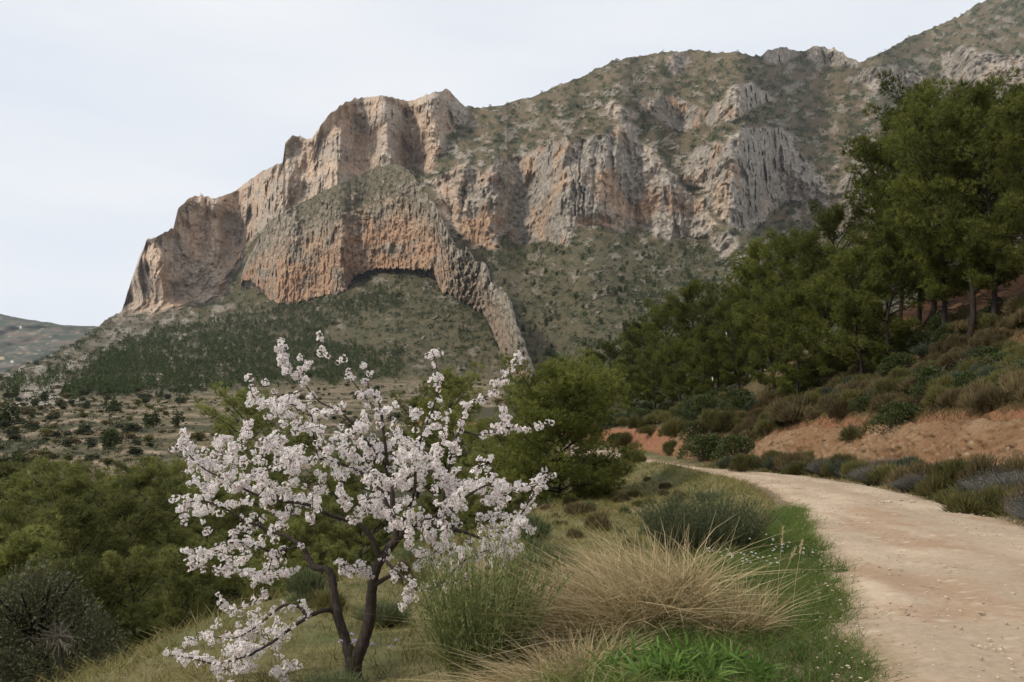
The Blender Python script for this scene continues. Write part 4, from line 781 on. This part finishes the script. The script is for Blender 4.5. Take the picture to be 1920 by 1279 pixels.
# broom bush: upright wands with small leaves
def wand_bush(name, x, y, r, h, n, mat, label, leaves=2, lean=(0, 0), lw=.011, ll=.05, sw=.006, spread=.55):
    z = float(ground_z(np.array([x]), np.array([y]))[0]); e = empty(name, (x, y, z - .03)); B = Bld(); S_ = Bld()
    a = g.uniform(0, 6.3, n); q = np.sqrt(g.random(n)); base = np.stack([np.cos(a) * q * r * .55, np.sin(a) * q * r * .55, np.zeros(n)], 1)
    d = unit(np.stack([np.cos(a) * q * spread + lean[0] + g.normal(size=n) * .1, np.sin(a) * q * spread + lean[1] + g.normal(size=n) * .1, np.ones(n)], 1)); L_ = h * g.uniform(.5, 1.08, n) * (1 - .22 * q)
    bend = np.stack([g.normal(size=n) * .07, g.normal(size=n) * .07, np.full(n, -.03)], 1)
    blades(S_, base, d, L_, sw, bend, g.random(n), g, 3, .4)
    m = int(n * leaves * 8); i = g.integers(0, n, m); t = g.uniform(.3, 1.0, m)[:, None]
    P = base[i] + d[i] * L_[i][:, None] * t + bend[i] * (L_[i][:, None] * t * t); cards(B, P, d[i] + rdir(m, g) * .65, g.uniform(.6, 1.2, m) * ll, lw, g.random(m), g)
    obj('wands', S_.mesh('wands', mat), e); obj('leaves', B.mesh('leaves', mat), e); return tag(e, label, 'shrub')
M_BROOM = leaf_mat('broom_leaves', (0.085, 0.11, 0.03), (0.235, 0.255, 0.1), .3, .6, 0)
M_DARKSH = leaf_mat('dark_shrub', (0.045, 0.06, 0.027), (0.125, 0.138, 0.068), .2, .6, 0)
wand_bush('broom_bush', (905 - HX) / FPX * 6.3, 6.3, .36, 1.48, 760, M_BROOM, 'upright grey-green broom bush between the almond and the straw grass', 2.2, spread=.36)
wand_bush('dark_shrub', (1318 - HX) / FPX * 11.2, 11.2, .95, 1.0, 1500, M_DARKSH, 'dense dark blue-green shrub at the road shoulder behind the straw grass', 2.4, spread=.75, ll=.045)
wand_bush('dark_shrub', (1385 - HX) / FPX * 12.2, 12.2, .5, .75, 420, M_DRYG, 'small drying brown shrub on the road side of the dark shrub', 1.5)
wand_bush('shoulder_shrub', (1330 - HX) / FPX * 24, 24, .5, .5, 300, M_DARKSH, 'little shrub on the shoulder farther along the road', 1.5)
# leafy weeds at the lower edge
M_WEED = leaf_mat('weed_leaves', (0.075, 0.15, 0.025), (0.17, 0.27, 0.06), .4, .45, 0)
for i, (a, D) in enumerate([(1150, 5.25), (1195, 5.35), (1240, 5.2), (1280, 5.4), (1325, 5.3), (1370, 5.4), (1260, 5.05), (1330, 5.05), (1420, 5.2), (1215, 5.05)]):
    x = (a - HX) / FPX * D; z = float(ground_z(np.array([x]), np.array([D]))[0]); e = empty('leafy_weed', (x, D, z)); B = Bld(); m = 46
    dr = rdir(m, g); dr[:, 2] = np.abs(dr[:, 2]) * .8 + .5; L_ = g.uniform(.14, .32, m); bs = g.normal(size=(m, 3)) * .03; bs[:, 2] = 0
    blades(B, bs, dr, L_, .03, np.array([0, 0, -.35]) + g.normal(size=(m, 3)) * .1, g.random(m), g, 3, .25); obj('leaves', B.mesh('leaves', M_WEED), e)
    tag(e, 'bright leafy weed at the lower edge, ' + ORD[sorted([1150, 1195, 1240, 1280, 1325, 1370, 1260, 1330, 1420, 1215]).index(a)] + ' of its row from the left', 'weed', 'leafy weeds at the lower edge')
# small white flowers on the verge, mauve flowers at the almond's foot
M_WHITE = leaf_mat('white_petals', (0.62, 0.62, 0.62), (0.82, 0.82, 0.82), .3, .6, 0); M_MAUVE = leaf_mat('mauve_petals', (0.42, 0.32, 0.55), (0.6, 0.5, 0.75), .3, .6, 0)
def flower_plant(a, D, h_, heads, mat, label, group, rad=.011):
    x = (a - HX) / FPX * D; z = float(ground_z(np.array([x]), np.array([D]))[0]); e = empty('flower_plant', (x, D, z)); S_ = Bld(); B = Bld()
    for q in range(heads):
        tip = np.array([g.normal() * .08, g.normal() * .06, h_ * g.uniform(.75, 1.1)]); tube(S_, [(0, 0, 0), tip * [.4, .4, .55], tip], [.002, .0016, .001], 3)
        B = Bld(); m = 14; aa = rdir(m, g); aa[:, 2] = np.abs(aa[:, 2]); cards(B, tip + aa * rad * .5, aa, rad, rad * .9, g.random(m), g); obj('flower_head', B.mesh('flower_head', mat), e)
    obj('stem', S_.mesh('stem', M_GREEN), e); tag(e, label, 'flower', group)
for a, D in [(1335, 8.8), (1362, 8.6), (1378, 8.9), (1392, 8.2), (1412, 8.5), (1430, 8.8), (1445, 8.4), (1455, 9.6), (1470, 10), (1490, 10.2), (1500, 9.4), (1440, 10.3)]:
    flower_plant(a, D, .32, 4, M_WHITE, 'small white flower plant in the green verge grass', 'white flowers on the verge')
flower_plant(655, 7.4, .72, 4, M_MAUVE, 'mauve flowers in front of the almond trunk', None, .018); flower_plant(732, 7.9, .6, 3, M_MAUVE, 'mauve flowers right of the almond trunk', None, .018)
# wild olive with a bare grey twig fan, lower left
xo, yo = (70 - HX) / FPX * 13.5, 13.5; zo = float(ground_z(np.array([xo]), np.array([yo]))[0]); e = empty('wild_olive', (xo, yo, zo)); ho = -2.2 - zo
B = Bld(); go = np.random.default_rng(77); P, a_, lt = dome_points(go, 26000, 34, 1.6, ho * .92); cards(B, P, a_ + go.normal(size=P.shape) * .6 + [0, 0, .3], go.uniform(.05, .1, len(P)), .028, lt * .4 + go.random(len(P)) * .6, go); obj('crown', B.mesh('crown', M_OLIVE), e)
B = Bld(); tube(B, [(0, 0, -.2), (.1, 0, .8), (0, .1, 1.6), (.1, 0, ho * .7)], [.16, .13, .09, .03], 8)
for i in range(12):
    aa = i * .55; tube(B, [(0, 0, 1 + .06 * i), (math.cos(aa) * .4, math.sin(aa) * .4, 1.5 + .06 * i), (math.cos(aa) * .75, math.sin(aa) * .75, 1.9 + .06 * i)], [.05, .03, .01], 5)
obj('trunk', B.mesh('trunk', M_PINEBARK, True), e); tag(e, 'rounded grey-green wild olive in the lower left corner', 'tree')
xt, yt = (112 - HX) / FPX * 12.1, 12.1; zt = (HY - 1195) / FPX * 12.1; zg = float(ground_z(np.array([xt]), np.array([yt]))[0]); e = empty('dead_bush', (xt, yt, zg)); B = Bld(); tube(B, [(0, 0, -.1), (.05, 0, (zt - zg) * .5), (0, 0, zt - zg)], [.03, .022, .012], 5); obj('stem', B.mesh('stem', M_PINEBARK, True), e); B = Bld()
for i in range(60):
    dr = rdir(1, go)[0]; dr[1] -= .3; ln = go.uniform(.1, .34); p0 = np.array([0, 0, zt - zg]); mid = p0 + dr * ln * .5 + go.normal(size=3) * .04; tip = p0 + dr * ln + go.normal(size=3) * .06
    tube(B, [p0, mid, tip], [.007, .005, .002], 3)
    for _ in range(3): t2 = mid + (tip - mid) * go.random(); tube(B, [t2, t2 + (dr + go.normal(size=3) * .5) * ln * .3], [.003, .0015], 3)
obj('twigs', B.mesh('twigs', M_TWIG), e)['kind'] = 'stuff'; tag(e, 'bare grey twiggy dead bush in front of the wild olive', 'bush')
# stones lying on the road and gravel
M_STONE = col_mat('pale_stone', 20, .5, .01, .2, 8)
def stone_mesh(seed):
    gg = np.random.default_rng(seed); import bmesh
    bm = bmesh.new(); bmesh.ops.create_icosphere(bm, subdivisions=1, radius=1.0); V = np.array([v.co for v in bm.verts]); F = np.array([[v.index for v in f.verts] for f in bm.faces]); bm.free()
    V = V * (1 + gg.normal(size=(len(V), 1)) * .16) * np.array([1, gg.uniform(.6, .9), gg.uniform(.35, .6)]); return V, F
SV = [stone_mesh(i) for i in range(6)]; g = np.random.default_rng(55); B = Bld(); n = 5200
y = 4 + 50 * g.random(n) ** 2.0; d = g.uniform(-2.3, 2.4, n); kk = g.random(n) < (.25 + .75 * np.clip(np.abs(d) / 2 - .2, 0, 1)) ; y, d = y[kk], d[kk]
i_ = np.clip(np.searchsorted(RC[:, 1], y), 1, len(RC) - 1); tg_ = unit(RC[i_] - RC[i_ - 1]); x = np.interp(y, RC[:, 1], RC[:, 0]) + tg_[:, 1] * d; yy = y - tg_[:, 0] * d; z = road_z(road_frame(x, yy)[1]) + .045 * sstep(2.3, .4, np.abs(d)) + .03
Vs, Fs, Cs, o_ = [], [], [], 0
for j in range(len(x)):
    V, F = SV[j % 6]; s = g.uniform(.006, .018) * (1 + yy[j] * .025); ca, sa = math.cos(j), math.sin(j)
    Vs.append(V @ np.array([(ca, sa, 0), (-sa, ca, 0), (0, 0, 1)]) * s + [x[j], yy[j], z[j]]); Fs.append(F + o_); o_ += len(V); c_ = g.uniform(.7, 1.15); Cs.append(np.tile(np.array([.44, .35, .26]) * c_, (len(V), 1)))
tag(obj('road_gravel', mesh_np('road_gravel', np.concatenate(Vs), np.concatenate(Fs), M_STONE, False, None, np.concatenate(Cs).astype(np.float32))), 'loose pale gravel on the dirt road', kind='stuff')
SM = [mesh_np('stone', V, F, M_STONE, False, None, np.tile(np.array([.42, .35, .27], np.float32), (len(V), 1))) for V, F in SV]
for j, (a, D) in enumerate([(1640, 22), (1655, 21.4), (1668, 21.8), (1690, 22.3), (1632, 22.6), (1710, 21.9), (1860, 11), (1780, 9.5), (1900, 8.2), (1840, 7.2), (1745, 13), (1810, 14.5)]):
    xx = (a - HX) / FPX * D; dd_, ry_ = road_frame(np.array([xx]), np.array([D])); o = obj('stone', SM[j % 6], None, (xx, D, float(road_z(ry_[0])) + .07)); s = g.uniform(.05, .09) if D > 18 else g.uniform(.022, .035); o.scale = (s * 1.4, s, s * .8); o.rotation_euler.z = j
    tag(o, ('pale stone in the cluster on the middle of the road' if D > 18 else 'small pale stone lying on the near road surface'), 'stone', 'stones clustered on the road' if D > 18 else 'stones on the near road')

# ------------------------------------------------------------------ the blossoming almond tree
DA = 8.5
def A3(zx, zy, dy): px = 300 + zx * .5307; py = 600 + zy * .5309; D = DA + dy; return np.array([(px - HX) / FPX * D, D, (HY - py) / FPX * D])
LIMBS = [
 ([(692, 1430, 0), (688, 1330, 0), (686, 1270, 0), (684, 1225, 0), (684, 1180, 0)], .108, .098),
 ([(676, 1205, 0), (655, 1120, .02), (630, 1040, .05), (618, 970, .08), (612, 920, .1), (597, 882, .12), (550, 873, .15), (525, 835, .2), (500, 795, .22), (450, 765, .28), (380, 740, .3), (300, 705, .25), (220, 660, .2), (150, 640, .15), (80, 650, .1)], .074, .006),
 ([(692, 1205, 0), (722, 1130, -.03), (742, 1050, -.06), (748, 970, -.1), (757, 900, -.1), (785, 840, -.08), (830, 780, -.05), (860, 742, 0)], .084, .05),
 ([(835, 775, -.05), (823, 700, 0), (820, 620, .05), (805, 560, .08), (800, 480, .1), (790, 390, .12), (780, 310, .15), (740, 240, .2), (715, 150, .2)], .044, .005),
 ([(850, 750, 0), (920, 725, .1), (1000, 735, .2), (1070, 745, .3), (1140, 765, .35), (1210, 740, .4), (1270, 690, .45), (1320, 610, .5), (1375, 540, .5)], .042, .005),
 ([(778, 845, -.08), (745, 760, -.15), (695, 715, -.2), (610, 690, -.3), (520, 650, -.4), (430, 640, -.45), (330, 610, -.5), (230, 560, -.5), (140, 510, -.5), (70, 425, -.5)], .036, .005),
 ([(825, 715, 0), (770, 590, .15), (690, 530, .25), (590, 495, .35), (500, 490, .4), (400, 520, .5), (300, 560, .6)], .033, .006),
 ([(750, 940, -.1), (800, 910, -.2), (840, 890, -.3), (885, 935, -.4), (930, 952, -.45), (1000, 925, -.5), (1060, 860, -.5), (1120, 825, -.5), (1200, 800, -.45)], .033, .006),
 ([(790, 840, -.08), (812, 868, -.2), (840, 895, -.3)], .018, .02),
 ([(960, 945, -.45), (1040, 925, -.5), (1110, 905, -.55)], .018, .006),
 ([(632, 1045, .05), (595, 1022, .0), (540, 1040, -.1), (480, 1075, -.2), (420, 1120, -.3), (350, 1165, -.4), (300, 1190, -.45), (200, 1215, -.5), (100, 1190, -.5), (20, 1185, -.5)], .034, .005),
 ([(520, 1048, -.12), (490, 1010, -.1), (440, 1005, -.1), (390, 1040, -.1), (330, 1085, -.1), (250, 1120, -.1), (130, 1100, -.1)], .024, .004),
 ([(985, 735, .2), (1000, 640, .25), (1015, 540, .3), (1030, 470, .3), (1060, 400, .3), (1130, 410, .3), (1200, 390, .3), (1300, 385, .3), (1400, 380, .3)], .03, .005),
 ([(845, 745, -.02), (900, 600, -.2), (900, 480, -.2), (930, 400, -.25), (970, 300, -.25), (985, 200, -.3), (965, 100, -.3)], .028, .005),
 ([(1060, 400, .3), (1080, 300, .3), (1170, 260, .3), (1200, 215, .3), (1272, 122, .3)], .012, .005),
 ([(802, 520, .1), (720, 420, -.1), (640, 330, -.2), (560, 290, -.2), (510, 220, -.2), (505, 130, -.2)], .022, .005),
 ([(590, 495, .35), (540, 400, .3), (530, 330, .3), (440, 290, .3), (340, 280, .3), (310, 215, .3)], .016, .005),
 ([(560, 490, .36), (520, 365, .1), (430, 415, 0), (350, 450, -.1), (200, 480, -.2)], .01, .004),
 ([(785, 345, .14), (690, 230, .1), (640, 160, .1), (575, 110, .1), (560, 40, .1)], .011, .004),
 ([(515, 225, -.2), (450, 165, -.2), (432, 130, -.2), (425, 75, -.2)], .007, .003),
 ([(855, 742, 0), (950, 700, -.3), (1050, 640, -.45), (1150, 580, -.5), (1250, 590, -.5), (1340, 570, -.5)], .026, .005),
 ([(757, 900, -.1), (720, 878, -.3), (680, 885, -.35), (640, 868, -.4)], .009, .004),
 ([(500, 795, .22), (400, 820, .1), (300, 790, 0), (200, 800, -.1), (105, 870, -.1)], .018, .005),
 ([(400, 820, .1), (380, 900, 0), (340, 990, -.1), (240, 1020, -.1), (200, 960, -.1)], .008, .004),
 ([(1210, 390, .3), (1230, 350, .3), (1212, 320, .3)], .006, .003), ([(500, 250, -.2), (420, 290, -.1), (330, 290, 0)], .007, .003), ([(885, 940, -.4), (880, 985, -.45), (850, 1010, -.5)], .006, .003),
]
ga = np.random.default_rng(99); root = A3(690, 1400, 0); root[2] = float(ground_z(root[:1], root[1:2])[0]) - .05
alm = empty('almond_tree', root); tag(alm, 'almond tree covered in pinkish white blossom beside the road', 'tree')
M_ABARK = bark_mat('almond_bark', (0.022, 0.017, 0.014), (0.085, 0.066, 0.054), 30, .9); M_ATWIG = bark_mat('almond_twigs', (0.07, 0.055, 0.042), (0.15, 0.12, 0.095), 30, .3)
M_BLOSSOM = leaf_mat('almond_petals', (0.90, 0.835, 0.81), (0.93, 0.92, 0.90), .5, .6, .03, (0.36, 0.09, 0.11), .93)
nodes = []; ends = []; stems = []
for j, (pts, r0, r1) in enumerate(LIMBS):
    P = np.array([A3(*p) for p in pts]); 
    if j == 0: P = np.vstack([root + [0, 0, -.25], root + [0, 0, .08], P[2:]]); 
    P = smooth_line(P, 6); m = len(P); t = np.linspace(0, 1, m); rad = .86 * (r0 + (r1 - r0) * t ** (.8 if j else 1))
    if j == 0: rad = rad * (1 + .35 * np.exp(-t * 7))
    P = P + np.cumsum(ga.normal(size=(m, 3)), 0) * .0016 * (t > .02)[:, None] * (j > 0); rad = rad * (1 + ga.normal(size=m) * .05)
    B = Bld(); tube(B, P - root, rad, 10 if r0 > .03 else 6); stems.append(obj('trunk' if j == 0 else ('stem' if j in (1, 2) else 'branch'), B.mesh('limb', M_ABARK, True), alm if j < 3 else stems[1 if j in (10, 11, 22, 23, 25) else 2]))
    for q, rr in zip(P[3:], rad[3:]): nodes.append((q, rr))
    ends.append((P, rad))
# twigs reach from the limbs through the crown's volume
def pts_in(poly, n, dep):
    out = []; xs = [p[0] for p in poly]; ys = [p[1] for p in poly]
    while len(out) < n:
        a, b = ga.uniform(min(xs), max(xs)), ga.uniform(min(ys), max(ys))
        if in_poly(np.array([a]), np.array([b]), poly)[0]: out.append(A3(a, b, ga.uniform(-1, 1) * dep))
    return out
crown = [(50, 430), (130, 395), (250, 380), (340, 300), (480, 250), (560, 290), (690, 240), (760, 300), (870, 280), (940, 260), (1000, 300), (1070, 370), (1160, 440), (1230, 540), (1360, 560), (1310, 680), (1310, 800), (1180, 850), (1000, 830), (880, 830), (800, 740), (700, 745), (600, 780), (480, 720), (360, 900), (130, 880), (40, 680)]
core = [(180, 500), (420, 460), (560, 360), (800, 340), (1000, 450), (1150, 600), (1050, 720), (700, 700), (300, 680), (120, 640)]
lowl = [(30, 1190), (100, 1130), (200, 1090), (330, 1070), (460, 1060), (450, 1110), (340, 1230), (290, 1279), (120, 1260)]
tg3 = pts_in(crown, 150, 1.0) + pts_in(core, 40, 1.15) + pts_in(lowl, 22, .5) + pts_in([(380, 1215), (470, 1230), (460, 1260), (390, 1255)], 3, .2) + pts_in([(890, 770), (1020, 780), (1000, 880), (890, 880)], 8, .4) + pts_in([(1080, 780), (1300, 760), (1240, 880), (1120, 870)], 12, .5) + pts_in([(280, 880), (360, 860), (340, 930), (290, 930)], 4, .2) + pts_in([(400, 870), (470, 870), (440, 920)], 2, .2)
NP = np.array([n_[0] for n_ in nodes]); NRd = np.array([n_[1] for n_ in nodes]); okn = NRd < .045
sites = []; TB = Bld(); NPl = list(NP[okn])
dist = [np.min(np.linalg.norm(NP[okn] - q, axis=1)) for q in tg3]
for k_ in np.argsort(dist):
    q = tg3[k_]; arr = np.array(NPl); dv = q - arr; dn = np.linalg.norm(dv, axis=1) + np.maximum(0, -dv[:, 2]) * .35; j = int(np.argmin(dn)); p0 = arr[j]
    ln = np.linalg.norm(q - p0); mid = (p0 + q) / 2 + ga.normal(size=3) * .09 * ln + np.array([0, 0, .07 * ln]); P = smooth_line([p0, mid, q], 5); tube(TB, P - root, np.linspace(.0045 + .004 * ln, .002, len(P)), 4)
    NPl += list(P[3:]); m = max(2, int(ln / .125)); 
    for t in ga.uniform(.22, 1.0, m): sites.append(np.array([np.interp(t, np.linspace(0, 1, len(P)), P[:, c_]) for c_ in range(3)]) + ga.normal(size=3) * .016)
    sites.append(q)
    if ga.random() < .6:
        for _ in range(2):
            p1 = P[int(ga.integers(3, len(P)))]; q1 = p1 + ga.normal(size=3) * .11 + [0, 0, .05]; tube(TB, [p1 - root, (p1 + q1) / 2 - root, q1 - root], [.003, .0025, .0015], 3); sites.append(q1); sites.append((p1 + q1) / 2)
for P, rad in ends[1:]:
    m = len(P)
    for i in range(m):
        if rad[i] < .0105:
            for _ in range(2):
                if ga.random() < .45: sites.append(P[i] + ga.normal(size=3) * .03)
        elif rad[i] < .02 and ga.random() < .45: sites.append(P[i] + ga.normal(size=3) * .05)
obj('twigs', TB.mesh('twigs', M_ATWIG, True), alm)['kind'] = 'stuff'
def blossom(seed, nf):
    gg = np.random.default_rng(seed); B = Bld()
    dirs = rdir(nf, gg); c0 = dirs * gg.uniform(.026, .042, (nf, 1))
    for i in range(nf):
        n_ = unit((dirs[i] + gg.normal(size=3) * .35)[None])[0]; a = unit(np.cross(n_, gg.normal(size=3))[None])[0]; b = np.cross(n_, a); ph = gg.uniform(0, 6.3); R_ = gg.uniform(.014, .0195); cup = gg.uniform(.15, .5)
        th = ph + np.arange(5) * 1.2566; pd = np.cos(th)[:, None] * a + np.sin(th)[:, None] * b; sd_ = -np.sin(th)[:, None] * a + np.cos(th)[:, None] * b
        cc = np.repeat(c0[i][None], 5, 0); V = np.stack([cc + pd * .002, cc + pd * R_ * .6 + n_ * cup * R_ * .45 - sd_ * R_ * .52, cc + pd * R_ + n_ * cup * R_ , cc + pd * R_ * .6 + n_ * cup * R_ * .45 + sd_ * R_ * .52], 1).reshape(-1, 3)
        B.add(V, np.arange(20).reshape(5, 4), np.full(20, gg.uniform(.1, .85)))
        s3 = np.stack([c0[i] + n_ * .0025 + (np.cos(q) * a + np.sin(q) * b) * .0042 for q in (0, 2.1, 4.2)]); B.add(s3, np.array([[0, 1, 2]]), np.ones(3))
        s4 = np.stack([c0[i] - n_ * .012, c0[i] + a * .0045, c0[i] - a * .0045]); B.add(s4, np.array([[0, 1, 2]]), np.ones(3))
    return B
BV = [blossom(700 + i, int(ga.integers(9, 14))) for i in range(10)]; BM = [b.mesh('blossom_cluster', M_BLOSSOM) for b in BV]
sites = np.array(sites); order = ga.permutation(len(sites)); rest = Bld()
from mathutils import Euler
front = np.argsort(sites[:, 1] + ga.normal(size=len(sites)) * .5); big300 = set(front[:300].tolist())
for k_ in range(len(sites)):
    p = sites[k_] - root; s = ga.uniform(.75, 1.25); eu = Euler((ga.uniform(0, 6.3), ga.uniform(0, 6.3), ga.uniform(0, 6.3)))
    if k_ in big300:
        o = obj('blossom_cluster', BM[k_ % 10], alm, p); o.scale = (s * 1.08,) * 3; o.rotation_euler = eu
    else:
        b = BV[k_ % 10]; Rm = np.array(eu.to_matrix()) * s
        for V, F, T_ in zip(b.V, b.F, b.T): pass
        Vc = np.concatenate(b.V) @ Rm.T + p; off = rest.n
        rest.V.append(Vc.astype(np.float32)); rest.T.append(np.concatenate(b.T)); rest.F += [f + off for f in b.F]; rest.n += len(Vc)
o = obj('blossom', rest.mesh('blossom', M_BLOSSOM), alm); o['kind'] = 'stuff'
print('clusters', len(sites))
# ------------------------------------------------------------------ thin haze in the valley air
def haze_box():
    x0, x1, y0, y1, z0, z1 = -6000, 6000, -60, 9000, -60, 1500
    V = np.array([(a, b, c_) for a in (x0, x1) for b in (y0, y1) for c_ in (z0, z1)]); F = np.array([(0, 1, 3, 2), (4, 6, 7, 5), (0, 4, 5, 1), (2, 3, 7, 6), (0, 2, 6, 4), (1, 5, 7, 3)])
    m = bpy.data.materials.new('haze'); m.use_nodes = True; t = m.node_tree; t.nodes.remove(t.nodes['Principled BSDF'])
    v = t.nodes.new('ShaderNodeVolumePrincipled'); v.inputs['Color'].default_value = (.86, .91, 1, 1); v.inputs['Density'].default_value = 0.00003; t.links.new(v.outputs[0], t.nodes['Material Output'].inputs['Volume'])
    tag(obj('haze', mesh_np('haze', V, F, m, False)), 'thin pale haze in the valley air', kind='stuff')
haze_box()
